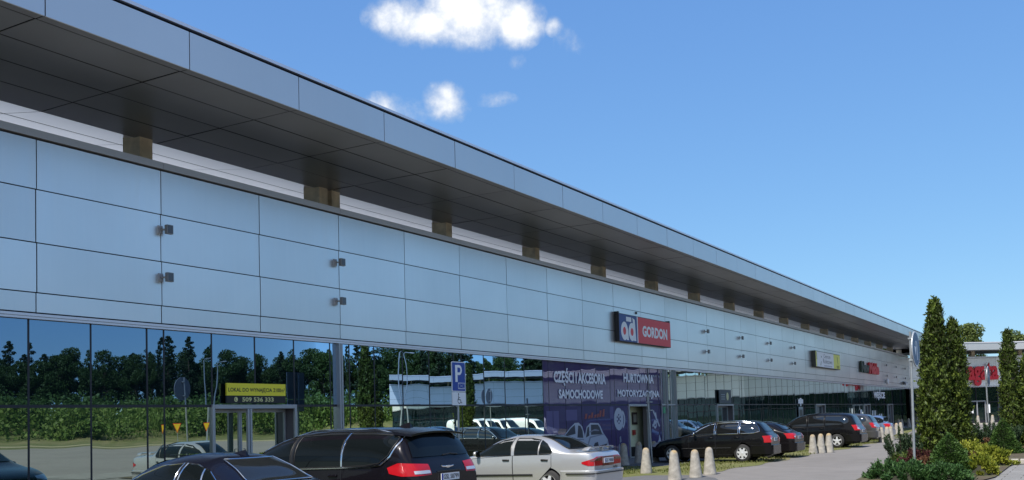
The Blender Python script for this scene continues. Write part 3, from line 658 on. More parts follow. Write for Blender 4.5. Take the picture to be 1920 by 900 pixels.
# ------------------------------------------------------------------ curved wing closing the courtyard
WP = [(-17.4, 118.0), (-9.1, 124.6), (6, 133.5), (21, 137.6), (37, 133.0), (55.5, 119.0)]
wing = thing('curved_wing', 'curved grey shop wing with glass front closing the far end of the car park', 'building', (6, 133.5, 0))
def seg_frames(dist):
    Q = off_poly(WP, dist); return list(zip(Q[:-1], Q[1:]))
def ribbon_panels(mb, dist, z0, z1, step, th=.04, gap=.012, rows=None):
    for a, b in seg_frames(dist):
        u = b-a; Ln = u.length; u.normalize(); n = Vector((u.y, -u.x, 0)); k = max(1, round(Ln/step))
        for i in range(k):
            for (p, q) in (rows or ((z0, z1),)): mb.obox(a, u, n, (0, 0, 1), (Ln*i/k+gap, Ln*(i+1)/k-gap), (-th, random.uniform(-.002, .002)), (p+gap, q-gap))
w_ = MB(); ribbon_panels(w_, 0, 4.12, 7.5, 4.0, rows=((4.12, 5.2), (5.2, 6.35), (6.35, 7.3))); P(w_, 'cladding', M['clad_wing'], wing)
w_ = MB(); ribbon_panels(w_, .05, 7.32, 7.48, 8, th=.4, gap=.002); ribbon_panels(w_, .06, 4.03, 4.1, 8, gap=.001); P(w_, 'parapet_cap', M['coping'], wing)
w_ = MB(); ribbon_panels(w_, 3.2, 8.02, 8.78, 6.0); P(w_, 'fascia', M['fascia'], wing)
w_ = MB()
ribbon_panels(w_, 3.25, 8.785, 8.90, 9, th=.4, gap=.003); P(w_, 'coping', M['coping'], wing)
def ribbon(mb, d0, d1, z0, z1):
    A = off_poly(WP, d0); B = off_poly(WP, d1); k = len(A)
    mb.add([(p.x, p.y, z0) for p in A]+[(p.x, p.y, z1) for p in B], [(i, i+1, k+i+1, k+i) for i in range(k-1)])
w_ = MB(); ribbon(w_, 3.17, -6, 8.04, 8.10); P(w_, 'soffit', M['soffit'], wing)
w_ = MB(); ribbon(w_, 3.17, -6.1, 8.77, 8.77); ribbon(w_, -6.1, -6.1, 8.1, 8.77); ribbon(w_, -.05, -.05, 4.0, 7.46); ribbon(w_, -.05, -10, 7.46, 7.46); ribbon(w_, -10, -10, 0, 7.46); P(w_, 'roof', M['gap'], wing)
for a, b in seg_frames(-.4):
    u = b-a; Ln = u.length; u.normalize(); n = Vector((u.y, -u.x, 0)); k = max(2, round(Ln/6))
    for i in range(k):
        c = MB(); c.obox(a, u, n, (0, 0, 1), (Ln*(i+.5)/k-.2, Ln*(i+.5)/k+.2), (-.25, .25), (7.47, 8.06)); P(c, 'column', M['concrete'], wing)
for si, (a, b) in enumerate(seg_frames(-.08)):
    u = b-a; Ln = u.length; u.normalize(); n = Vector((u.y, -u.x, 0)); k = round(Ln/1.36); f = MB(); g1 = MB()
    for i in range(k+1): f.obox(a, u, n, (0, 0, 1), (Ln*i/k-.03, Ln*i/k+.03), (-.03, .09), (.02, 4.02))
    for i in range(k):
        f.obox(a, u, n, (0, 0, 1), (Ln*i/k+.031, Ln*(i+1)/k-.031), (-.02, .08), (ZT-.035, ZT+.035)); f.obox(a, u, n, (0, 0, 1), (Ln*i/k+.031, Ln*(i+1)/k-.031), (-.02, .08), (.02, .25))
        for z0, z1 in ((.2, ZT), (ZT, 4.02)):
            A = a+u*(Ln*i/k); B = a+u*(Ln*(i+1)/k); tl = n*random.uniform(-.006, .006)
            g1.quad((A.x, A.y, z0), (B.x+tl.x, B.y+tl.y, z0), (B.x+tl.x, B.y+tl.y, z1), (A.x, A.y, z1))
    o = P(f, 'window', M['dframe'], wing); P(g1, 'pane', M['glass_wing'], o)
# entrance of the wing
a, b = seg_frames(.05)[0]; u = (b-a).normalized(); n = Vector((u.y, -u.x, 0))
def wb(mb, s0, s1, d0, d1, z0, z1): return mb.obox(a, u, n, (0, 0, 1), (s0, s1), (d0, d1), (z0, z1))
SD = 7.95
f = MB(); wb(f, SD-1.05, SD-.95, 0, .08, 0, 2.5); wb(f, SD+.95, SD+1.05, 0, .08, 0, 2.5); wb(f, SD-.06, SD+.06, 0, .08, 0, 2.4); wb(f, SD-.95, SD+.95, 0, .08, 2.4, 2.5); P(f, 'door_frame', M['frame'], wing)
f = MB(); wb(f, SD+1.2, SD+1.6, .0, .02, 1.1, 2.1); P(f, 'window_poster', wht, wing); f = MB(); wb(f, SD-.8, SD-.45, .0, .02, 1.1, 1.6); P(f, 'window_poster', wht, wing)
# red raised letters
r = thing('letter_sign', 'large red raised letters reading agata on the curved wing', 'sign', (-10, 124, 5.6))
a, b = seg_frames(0)[0]; u0 = (b-a).normalized(); o_ = Vector((-12.62, 121.8, 4.15)); e_ = Vector((-9.15, 124.56, 4.15)); u = (e_-o_); wd = u.length; u.normalize(); n = Vector((u.y, -u.x, 0))
o_ += n*.25
t = MB(); text_into(t, 'agata', o_+u*(wd*.17), u, (0, 0, 1), wd*.83, 2.6, .03, n, .22); PT(t, 'lettering', mat('agata_red', (.80, .03, .05), .4), r)
t = MB(); t.obox(o_, u, n, (0, 0, 1), (0.0, .22), (0, .2), (.75, 2.3)); t.obox(o_, u, n, (0, 0, 1), (.26, .60), (0, .2), (.7, 1.3)); t.obox(o_, u, n, (0, 0, 1), (.26, .64), (0, .2), (1.45, 1.8)); PT(t, 'emblem', mat('agata_red2', (.80, .03, .05), .4), r)
# ------------------------------------------------------------------ cars: nose at local x=0 pointing to -x, tail at x=L, left side is -y
M['tyre'] = mat('tyre_rubber', (.018, .018, .019), .75); M['blacktrim'] = mat('black_trim', (.012, .012, .013), .4)
M['chrome'] = mat('chrome', (.75, .75, .77), .12, 1.0); M['carglass'] = mat('car_glass', (.005, .007, .008), .015, 0, .22)
M['carglass2'] = mat('tinted_car_glass', (.008, .009, .010), .02, 0, 1.0, .6)
M['rim'] = mat('alloy_rim', (.62, .63, .65), .35, .35); M['under'] = mat('underbody', (.006, .006, .006), .9)
M['lamp_red'] = mat('tail_lamp_red', (.40, .008, .014), .15, 0, .3, .3); M['lamp_clear'] = mat('lamp_clear', (.55, .55, .57), .12, .3, .6, 1.0); M['lamp_dark'] = mat('tail_lamp_smoke', (.16, .03, .03), .12, 0, .6, 1.0)
M['plate'] = mat('number_plate', (.66, .68, .72), .4); M['plateblue'] = mat('plate_blue', (.01, .04, .32), .4); M['ink'] = mat('plate_ink', (.012, .012, .015), .5)
def paint(name, col, metal=.0, rough=.3):
    dk = max(col) < .05; return mat(name, col, rough, metal, .10 if dk else .5, .35 if dk else 1.0)
def pchip(xs, ys):
    xs = np.array(xs, float); ys = np.array(ys, float); h = np.diff(xs); dl = np.diff(ys)/h; d = np.zeros(len(xs))
    for i in range(1, len(xs)-1):
        if dl[i-1]*dl[i] > 0:
            w1 = 2*h[i]+h[i-1]; w2 = h[i]+2*h[i-1]; d[i] = (w1+w2)/(w1/dl[i-1]+w2/dl[i])
    d[0] = dl[0]; d[-1] = dl[-1]
    def f(x):
        x = np.clip(x, xs[0], xs[-1]); i = np.clip(np.searchsorted(xs, x)-1, 0, len(h)-1); t = (x-xs[i])/h[i]
        return (2*t**3-3*t**2+1)*ys[i]+(t**3-2*t**2+t)*h[i]*d[i]+(-2*t**3+3*t**2)*ys[i+1]+(t**3-t**2)*h[i]*d[i+1]
    return f
class Car:
    def __init__(s, root, L, W, top, belt, plan, wheels, r, sill=.19, m=1.8, n=3.2, paint=None):
        s.root = root; s.L = L; s.W = W; s.zt = pchip(*zip(*top)); s.zbf = pchip(*zip(*belt)); s.wf = pchip(*zip(*plan)); s.wh = wheels; s.r = r; s.sill = sill; s.m = m; s.n = n; s.paint = paint; s.body()
    def zb(s, x): return np.minimum(s.zbf(x), s.zt(x)-.05)
    def z0(s, x):
        z = np.full_like(np.asarray(x, float), s.sill); Ra = s.r+.05
        z = np.where(np.asarray(x) > s.L-.35, s.sill+.06, z)
        for xw in s.wh:
            q = Ra**2-(np.asarray(x)-xw)**2; z = np.where(q > 0, np.maximum(z, s.r+np.sqrt(np.maximum(q, 0))), z)
        return z
    def y(s, x, z):
        x, z = np.broadcast_arrays(np.asarray(x, float), np.asarray(z, float)); zb = s.zb(x); zt = s.zt(x); W = s.W*s.wf(x)
        f = np.clip((z-.2)/(zb-.2), 0, 1); lo = W*(.92+.08*(1-(1-f)**2.4)-.03*f**4)
        t = np.clip((z-zb)/np.maximum(zt-zb, 1e-3), 0, 1); hi = .97*W*np.maximum(1-t**s.m, 0)**(1/s.n)
        return np.where(z <= zb, lo, hi)
    def part(s, mb, name, mt, par=None, smooth=45, bevel=0):
        o = mb.build(name, mt, par or s.root, smooth, bevel=bevel); return o
    def body(s):
        xs = set(np.linspace(.0, s.L, 64)); 
        for xw in s.wh:
            Ra = s.r+.05; xs |= set(xw+Ra*np.cos(np.linspace(0, math.pi, 17)))
        xs |= set(s.L-np.array([.01, .03, .06, .1, .15, .2, .27, .34, .42])); xs |= set([.01, .03, .06, .1, .15, .2])
        xs = np.array(sorted(xs)); xs = xs[np.concatenate([[True], np.diff(xs) > .004])]
        rings = []
        lo = np.linspace(0, 1, 8); hi = 1-(1-np.linspace(0, 1, 15)[1:])**1.9
        for x in xs:
            z0, zb, zt = float(s.z0(x)), float(s.zb(x)), float(s.zt(x)); z0 = min(z0, zb-.02)
            zz = np.concatenate([z0+(zb-z0)*lo, zb+(zt-zb)*hi]); yy = s.y(np.full_like(zz, x), zz)
            rings.append([(x, -a, b) for a, b in zip(yy, zz)]+[(x, a, b) for a, b in zip(yy[-2::-1], zz[-2::-1])])
        k = len(rings[0]); b = MB()
        b.add(sum(rings, []), [(i*k+j, i*k+j+1, (i+1)*k+j+1, (i+1)*k+j) for i in range(len(rings)-1) for j in range(k-1)])
        nn = len(rings)-1; b.add(rings[0], [tuple(range(k))]); b.add(rings[nn], [tuple(range(k))[::-1]])
        s.part(b, 'body', s.paint, smooth=38)
        u = MB(); u.box(.25, s.L-.3, -s.W+.26, s.W-.26, s.sill+.0, .62); s.part(u, 'underbody', M['under'], smooth=None)
    def tail(s, z, dz=1, end='tail'):
        xs = np.linspace(s.L, s.L-1.9, 260) if end == 'tail' else np.linspace(0, 3.2, 420)
        ok = s.zt(xs) >= z; i = int(np.argmax(ok)); xs = xs[i:]; ys = s.y(xs, np.full_like(xs, z))
        px = np.concatenate([[xs[0]], xs]); py = np.concatenate([[0], ys]); d = np.concatenate([[0], np.cumsum(np.hypot(np.diff(px), np.diff(py)))])
        return px, py, d
    def tpt(s, S_, z, off, side=-1, end='tail'):
        px, py, d = s.tail(z, end=end); q = abs(S_); x = np.interp(q, d, px); y = np.interp(q, d, py)
        e = .02; x2 = np.interp(q+e, d, px); y2 = np.interp(q+e, d, py); x1 = np.interp(max(q-e, 0), d, px); y1 = np.interp(max(q-e, 0), d, py)
        t = Vector((x2-x1, y2-y1, 0)); t = t.normalized() if t.length > 1e-6 else Vector((0, 1, 0))
        n = Vector((t.y, -t.x, 0)) if end == 'tail' else Vector((-t.y, t.x, 0))
        if (end == 'tail' and n.x < -.5): n = -n
        sg = -1 if (S_ < 0) else 1
        return (x+n.x*off, sg*(y+n.y*off), z)
    def patch(s, mb, S0, S1, lo, hi, off=.008, ns=14, nz=6, end='tail', sg=1):
        """strip wrapped round tail or nose between arc lengths S0..S1 (negative: left side)"""
        V = []
        for i in range(ns+1):
            t = i/ns; q = max(1e-4, S0+(S1-S0)*t); a = lo(t) if callable(lo) else lo; c = hi(t) if callable(hi) else hi
            for j in range(nz+1): V.append(s.tpt(sg*q, a+(c-a)*j/nz, off, end=end))
        k = nz+1; mb.add(V, [(i*k+j, i*k+j+1, (i+1)*k+j+1, (i+1)*k+j) for i in range(ns) for j in range(nz)])
        return mb
    def lamps(s, name, mt, *a, **k):
        for sg in (1, -1):
            b = MB(); s.patch(b, *a, sg=sg, **k); s.part(b, name, mt)
    def bumper(s, name, S1, z0, z1, off, mt, end='tail', ns=34):
        b = MB(); V = []; pr = [(z0, 0), (z0+.02, off), (z1-.02, off), (z1, 0)]
        for i in range(ns+1):
            q = -S1+2*S1*i/ns; fade = min(1, (S1-abs(q))/.06+.15)
            for z, o in pr: V.append(s.tpt(q if q != 0 else 1e-4, z, o*fade+.002, end=end))
        k = len(pr); b.add(V, [(i*k+j, i*k+j+1, (i+1)*k+j+1, (i+1)*k+j) for i in range(ns) for j in range(k-1)])
        return s.part(b, name, mt)
    def side_pts(s, rows, off, side, nx=5, nz=5):
        X = []; 
        for (xa, la, ha), (xb, lb, hb) in zip(rows[:-1], rows[1:]):
            for i in range(nx): t = i/nx; X.append((xa+(xb-xa)*t, la+(lb-la)*t, ha+(hb-ha)*t))
        X.append(rows[-1]); V = []
        for x, l, h in X:
            for j in range(nz+1):
                z = l+(h-l)*j/nz; V.append((x, side*(float(s.y(x, z))+off), z))
        return X, V
    def side_patch(s, name, mt, rows, off=.006, sides=(-1, 1), par=None, trim=None, trim_r=.009, nz=5):
        outs = []
        for sd_ in sides:
            X, V = s.side_pts(rows, off, sd_, nz=nz); k = nz+1; b = MB(); b.add(V, [(i*k+j, i*k+j+1, (i+1)*k+j+1, (i+1)*k+j) for i in range(len(X)-1) for j in range(nz)])
            o = s.part(b, name, mt, par); outs.append(o)
            if trim:
                c = [V[i*k] for i in range(len(X))]+[V[(len(X)-1)*k+j] for j in range(1, nz)]+[V[i*k+nz] for i in range(len(X)-1, -1, -1)]+[V[j] for j in range(nz-1, 0, -1)]
                c2 = [c[0]]
                for p in c[1:]:
                    if (Vector(p)-Vector(c2[-1])).length > .02: c2.append(p)
                t = MB(); t.tube(c2, trim_r, 6, closed=True); s.part(t, 'trim', trim, o)
        return outs
    def line(s, name, pts, r, mt, off=.004, sides=(-1, 1), par=None):
        for sd_ in sides:
            P_ = []
            for (xa, za), (xb, zb_) in zip(pts[:-1], pts[1:]):
                for i in range(6): t = i/6; P_.append((xa+(xb-xa)*t, za+(zb_-za)*t))
            P_.append(pts[-1]); t = MB(); t.tube([(x, sd_*(float(s.y(x, z))+off), z) for x, z in P_], r, 6); s.part(t, name, mt, par)
    def doors(s, xs, zlo, handles, hmat=None):
        for a, b in zip(xs[:-1], xs[1:]):
            a, b = a+.006, b-.006
            rows = [(a, zlo, float(s.zb(a))-.01), ((a+b)/2, zlo, float(s.zb((a+b)/2))-.01), (b, zlo, float(s.zb(b))-.01)]
            # keep the rear door clear of the wheel arch
            if b > s.wh[1]-s.r-.05:
                xa = s.wh[1]-s.r-.06; rows = [(a, zlo, float(s.zb(a))-.01), (xa, zlo, float(s.zb(xa))-.01), (b, float(s.z0(b))+.03, float(s.zb(b))-.01)]
            for sd_ in (-1, 1):
                o = s.side_patch('door', s.paint, rows, .0035, (sd_,))[0]
                X, V = s.side_pts(rows, .002, sd_); k = 6
                c = [V[i*k] for i in range(len(X))]+[V[(len(X)-1)*k+j] for j in range(1, 5)]+[V[i*k+5] for i in range(len(X)-1, -1, -1)]+[V[j] for j in range(4, 0, -1)]
                t = MB(); t.tube(c, .0055, 5, closed=True); s.part(t, 'seam', M['ink'], o)
                hz = handles[1]; hx = b-.17
                h = MB(); yy = float(s.y(hx, hz)); h.obox((hx, sd_*(yy+.012), hz), (1, 0, 0), (0, 1, 0), (0, 0, 1), (-.09, .09), (-.018, .018), (-.022, .022)); s.part(h, 'handle', hmat or s.paint, o, bevel=.012)
    def window_rear(s, z0, z1, Sb, St, mt=None, trim=None, end='tail', name='rear_window'):
        b = MB(); nz = 10; ns = 12; V = []
        for j in range(nz+1):
            z = z0+(z1-z0)*j/nz; q = Sb+(St-Sb)*j/nz
            for i in range(ns+1): t = -1+2*i/ns; V.append(s.tpt(q*t if t else 1e-4, z, .007, end=end))
        k = ns+1; b.add(V, [(j*k+i, j*k+i+1, (j+1)*k+i+1, (j+1)*k+i) for j in range(nz) for i in range(ns)])
        # raise outward along the slope so the glass sits on the body
        o = s.part(b, name, mt or M['carglass'], smooth=60)
        sh_ = (.006 if end == 'tail' else -.006)
        for v in o.data.vertices: v.co.x += sh_; v.co.z += .010
        if trim:
            c = [V[i] for i in range(k)]+[V[j*k+ns] for j in range(1, nz)]+[V[nz*k+i] for i in range(ns, -1, -1)]+[V[j*k] for j in range(nz-1, 0, -1)]
            c = [(x+sh_, y, z+.01) for x, y, z in c]
            t = MB(); t.tube(c, .010, 6, closed=True); s.part(t, 'trim', trim, o)
        return o
    def wheels(s, spokes=5, style='spoke', rim_r=None, yo=.02):
        rr = rim_r or s.r*.68
        ty = MB(); w = .205
        ty.lathe([(rr-.01, -.02), (rr+.004, -.012), (rr+.03, -.004), (s.r-.03, .0), (s.r-.006, .02), (s.r, .05), (s.r, w-.05), (s.r-.02, w), (rr, w)], 36, axis='y', cap=False)
        dsk = MB(); dsk.lathe([(.02, .05), (rr-.004, .05), (rr-.004, .10), (.02, .10)], 28, axis='y')  # black backing disc behind the spokes, standing in for the dark wheel interior
        rm = MB()
        V = []; n = 36
        for q in range(n):
            a = 2*math.pi*q/n
            for r_, h in ((rr, .0), (rr, -.014), (rr-.022, -.012), (rr-.03, .05)): V.append((r_*math.cos(a), h, r_*math.sin(a)))
        rm.add(V, [(q*4+j, q*4+j+1, ((q+1) % n)*4+j+1, ((q+1) % n)*4+j) for q in range(n) for j in range(3)])
        rm.lathe([(.03, -.018), (.055, -.012), (.07, .03), (.03, .05)], 16, axis='y')
        for q in range(spokes):
            a = 2*math.pi*(q+.25)/spokes; d = Vector((math.cos(a), 0, math.sin(a))); e = Vector((-math.sin(a), 0, math.cos(a)))
            wi, wo = (.05, .030) if style == 'spoke' else (.035, .05)
            P_ = []
            for r_, ww, y0 in ((.045, wi, -.012), (rr-.018, wo, -.004)):
                for yy in (y0, y0+.04): P_ += [d*r_-e*ww+Vector((0, yy, 0)), d*r_+e*ww+Vector((0, yy, 0))]
            rm.add(P_, [(0, 1, 5, 4), (2, 6, 7, 3), (0, 4, 6, 2), (1, 3, 7, 5), (0, 2, 3, 1), (4, 5, 7, 6)])
        W0 = empty('wheel', (s.wh[0], -s.W*float(s.wf(s.wh[0]))*.985+yo, s.r), 0, s.root)
        ty.build('tyre', M['tyre'], W0, 40); dsk.build('spoke_backing', M['under'], W0, 40); rm.build('rim', M['rim'], W0, 40)
        for xw, sd_ in ((s.wh[1], -1), (s.wh[0], 1), (s.wh[1], 1)):
            c = copy_tree(W0, s.root); c.location = (xw, sd_*(s.W*float(s.wf(xw))*.985-yo), s.r); c.rotation_euler = (0, 0, math.pi if sd_ > 0 else 0)
    def mirrors(s, x, z, mt):
        for sd_ in (-1, 1):
            y = float(s.y(x, z)); b = MB(); b.obox((x, sd_*(y+.11), z+.06), (1, 0, 0), (0, 1, 0), (0, 0, 1), (-.045, .05), (-.09, .09), (-.055, .055)); o = s.part(b, 'mirror', mt, bevel=.04)
            b = MB(); b.box(x-.03, x+.03, min(sd_*(y-.02), sd_*(y+.06)), max(sd_*(y-.02), sd_*(y+.06)), z-.02, z+.02); s.part(b, 'mirror_arm', M['blacktrim'], o)
            b = MB(); b.obox((x+.051, sd_*(y+.11), z+.06), (1, 0, 0), (0, 1, 0), (0, 0, 1), (0, .003), (-.085, .085), (-.05, .05)); s.part(b, 'mirror_glass', M['carglass'], o)
    def rails(s, x0, x1, yf, mt, h=.045):
        for sd_ in (-1, 1):
            pts = []
            for i in range(13):
                t = i/12; x = x0+(x1-x0)*t; z = float(s.zt(x)); zz = np.linspace(float(s.zb(x))+.1, z, 120); yy = s.y(np.full(120, x), zz); k = int(np.argmin(abs(yy-s.W*yf)))
                up = h*min(1, 6*t, 6*(1-t)); pts.append((x, sd_*s.W*yf, zz[k]+up))
            b = MB(); b.tube(pts, .016, 8); s.part(b, 'roof_rail', mt)
    def number_plate(s, z, off=.012, txt=None, end='tail', yoff=0):
        px, py, d = s.tail(z, end=end); x = px[0]+(off if end == 'tail' else -off); w = .26
        b = MB(); b.box(x, x+.012, yoff-w, yoff+w, z-.057, z+.057); o = s.part(b, 'number_plate', M['plate'], smooth=None)
        b = MB(); b.box(x+.0125, x+.0135, yoff-w+.004, yoff-w+.045, z-.053, z+.053); s.part(b, 'plate_band', M['plateblue'], o, smooth=None)
        if txt:
            b = MB(); text_into(b, txt, (x+.0137, yoff-w+.06, z-.038), (0, 1, 0), (0, 0, 1), 2*w-.08, .076, .02); s.part(b, 'plate_characters', M['ink'], o, smooth=None)

def place(root, xr, yc, L, rz=0):
    root.location = (xr-L*math.cos(rz), yc-L*math.sin(rz), 0); root.rotation_euler = (0, 0, rz)

# ---- dark saloon in the foreground
def black_saloon():
    r = thing('parked_car', 'black saloon in the near left corner with a sloping rear window and silver window trim', 'car')
    pt = paint('black_blue_paint', (.007, .008, .016), .2, .25); L = 4.85
    c = Car(r, L, .92, [(0,.55),(.12,.70),(.5,.80),(1.45,.96),(1.62,1.0),(2.35,1.39),(2.9,1.465),(3.35,1.44),(3.75,1.30),(4.22,1.06),(4.4,1.04),(4.75,1.02),(4.85,.92)],
            [(0,.5),(.4,.72),(1.5,.92),(3.5,.99),(4.6,.98),(4.85,.88)], [(0,.74),(.15,.86),(.6,.96),(1.5,1),(3.5,1),(4.4,.95),(4.75,.88),(4.85,.78)], (.86, 3.75), .33, paint=pt)
    fr = [(1.95,.985,1.02),(2.3,.985,1.20),(2.62,.985,1.315),(3.02,.99,1.345)]
    c.side_patch('side_window', M['carglass'], fr, trim=M['chrome'], trim_r=.012)
    c.side_patch('side_window', M['carglass'], [(3.08,.99,1.345),(3.3,.99,1.325),(3.55,.995,1.25),(3.76,1.00,1.12),(3.86,1.005,1.03)], trim=M['chrome'], trim_r=.012)
    c.line('window_pillar', [(3.05,.99),(3.05,1.35)], .02, M['blacktrim'], .006); c.line('window_bar', [(3.56,.995),(3.47,1.27)], .012, M['chrome'], .010)
    c.window_rear(1.075, 1.375, .60, .47, mat('clear_car_glass', (.014, .016, .017), .015, 0, .4), M['chrome']); c.window_rear(1.03, 1.37, .66, .48, end='nose', name='windscreen')
    c.doors([1.78, 3.05, 3.98], .27, (0, .86)); c.wheels(7); c.mirrors(2.12, .95, pt)
    c.lamps('tail_lamp', M['lamp_red'], .48, .98, .72, lambda t: .90-.02*t)
    c.lamps('headlight', M['lamp_clear'], .45, .86, lambda t: .56+.06*t, lambda t: .70+.03*t, end='nose')
    c.bumper('rear_bumper', 1.4, .26, .62, .035, pt); c.bumper('front_bumper', 1.3, .22, .5, .04, pt, 'nose'); c.number_plate(.80)
    sr = MB(); z = float(c.zt(2.62)); sr.box(2.35, 2.85, -.36, .36, float(c.zt(2.6))+.0, float(c.zt(2.6))+.012); c.part(sr, 'sunroof', M['carglass'], bevel=.01)
    an = MB(); z = float(c.zt(3.35)); an.add([(3.22,0,z+.01),(3.5,-.03,z-.035),(3.5,.03,z-.035),(3.46,0,z+.06)], [(0,1,3),(0,3,2),(1,2,3),(0,2,1)]); c.part(an, 'roof_antenna', pt)
    return r, L
def black_minivan():
    r = thing('parked_minivan', 'black minivan with chrome window line and large red tail lamps in the left foreground', 'minivan')
    pt = paint('black_violet_paint', (.008, .007, .010), .2, .22); L = 5.18
    c = Car(r, L, 1.0, [(0,.62),(.15,.82),(.5,.95),(1.1,1.06),(1.3,1.12),(2.15,1.58),(2.6,1.70),(3.3,1.745),(4.2,1.735),(4.72,1.70),(4.86,1.63),(4.98,1.42),(5.07,1.21),(5.14,1.10),(5.18,1.0)],
            [(0,.55),(.5,.86),(1.3,1.03),(2.5,1.08),(4.4,1.13),(5.0,1.12),(5.14,1.0),(5.18,.92)], [(0,.74),(.15,.86),(.7,.97),(1.5,1),(4.3,1),(4.8,.965),(5.05,.92),(5.18,.85)], (.97, 4.06), .36, m=2.4, n=3.6, paint=pt)
    c.side_patch('side_window', M['carglass'], [(1.62,1.10,1.16),(1.95,1.10,1.36),(2.35,1.10,1.53),(2.62,1.10,1.60)], trim=M['blacktrim'])
    c.side_patch('side_window', M['carglass'], [(2.72,1.10,1.615),(3.3,1.115,1.645),(3.72,1.125,1.645)], trim=M['blacktrim'])
    c.side_patch('side_window', M['carglass'], [(3.76,1.125,1.645),(4.2,1.14,1.64),(4.50,1.18,1.625),(4.66,1.30,1.61),(4.76,1.50,1.58)], trim=M['blacktrim'])
    c.line('window_chrome', [(1.55,1.08),(2.7,1.085),(3.74,1.105),(4.25,1.12),(4.52,1.155),(4.70,1.28),(4.82,1.52),(4.80,1.61),(4.5,1.655),(3.3,1.675),(2.65,1.635),(2.3,1.54),(1.9,1.37)], .016, M['chrome'], .010)
    c.line('window_bar', [(2.67,1.10),(2.67,1.62)], .03, M['blacktrim'], .008); c.line('window_bar', [(3.74,1.125),(3.74,1.655)], .018, M['chrome'], .006)
    c.window_rear(1.25, 1.62, .80, .72); c.window_rear(1.16, 1.60, .80, .70, end='nose', name='windscreen')
    c.doors([1.5, 2.68, 3.74], .3, (0, .98)); c.wheels(5); c.mirrors(1.85, 1.03, pt); c.rails(2.55, 4.55, .66, M['chrome'])
    c.lamps('tail_lamp', M['lamp_red'], .50, 1.32, lambda t: .975-.01*t+.06*max(0, t-.75)*4*.8, lambda t: 1.145+.05*t-.10*max(0, t-.7)*3, ns=18)
    c.lamps('reversing_lamp', M['lamp_clear'], .52, .88, 1.0, 1.05, off=.012)
    c.lamps('headlight', M['lamp_clear'], .5, 1.0, .74, lambda t: .84+.04*t, end='nose')
    c.bumper('rear_bumper', 1.5, .30, .68, .05, pt); c.bumper('front_bumper', 1.4, .24, .6, .05, pt, 'nose'); c.number_plate(.92, .016, 'GSL 58799')
    em = MB(); x = float(c.tail(1.08)[0][0])+.012
    for sd_ in (-1, 1): em.add([(x, sd_*.03, 1.095), (x, sd_*.19, 1.105), (x, sd_*.16, 1.075), (x, sd_*.03, 1.065), (x+.01, sd_*.03, 1.092), (x+.01, sd_*.17, 1.098), (x+.01, sd_*.14, 1.080), (x+.01, sd_*.03, 1.068)], [(0,1,2,3),(4,5,6,7),(0,1,5,4),(1,2,6,5),(2,3,7,6),(3,0,4,7)])
    em.box(x, x+.014, -.045, .045, 1.060, 1.100); c.part(em, 'tailgate_badge', M['chrome'], bevel=.004)
    c.lamps('grip_strip', M['blacktrim'], .0, .34, 1.005, 1.025, off=.012)
    sp = MB(); z = float(c.zt(4.72))
    V = []
    for i in range(13):
        yy = -.76+1.52*i/12; dz = -.05*(abs(yy)/.76)**2.2; V += [(4.60, yy, z+.025+dz), (4.98, yy*.97, z-.035+dz), (4.98, yy*.97, z-.065+dz), (4.66, yy, z-.03+dz)]
    sp.add(V, [(i*4+j, i*4+(j+1) % 4, (i+1)*4+(j+1) % 4, (i+1)*4+j) for i in range(12) for j in range(4)]+[(0,1,2,3), (48,51,50,49)]); c.part(sp, 'roof_spoiler', pt)
    wv = MB(); wv.tube([c.tpt(1e-4, 1.27, .02), c.tpt(.22, 1.285, .022), c.tpt(.42, 1.27, .022)], .012, 6); c.part(wv, 'rear_wiper', M['blacktrim'])
    fn = MB(); z = float(c.zt(4.35)); fn.add([(4.15,0,z+.0),(4.45,-.05,z-.01),(4.45,.05,z-.01),(4.42,0,z+.085),(4.3,0,z+.06)], [(0,1,4),(1,3,4),(0,4,2),(4,3,2),(1,2,3),(0,2,1)]); c.part(fn, 'roof_antenna', pt)
    return r, L
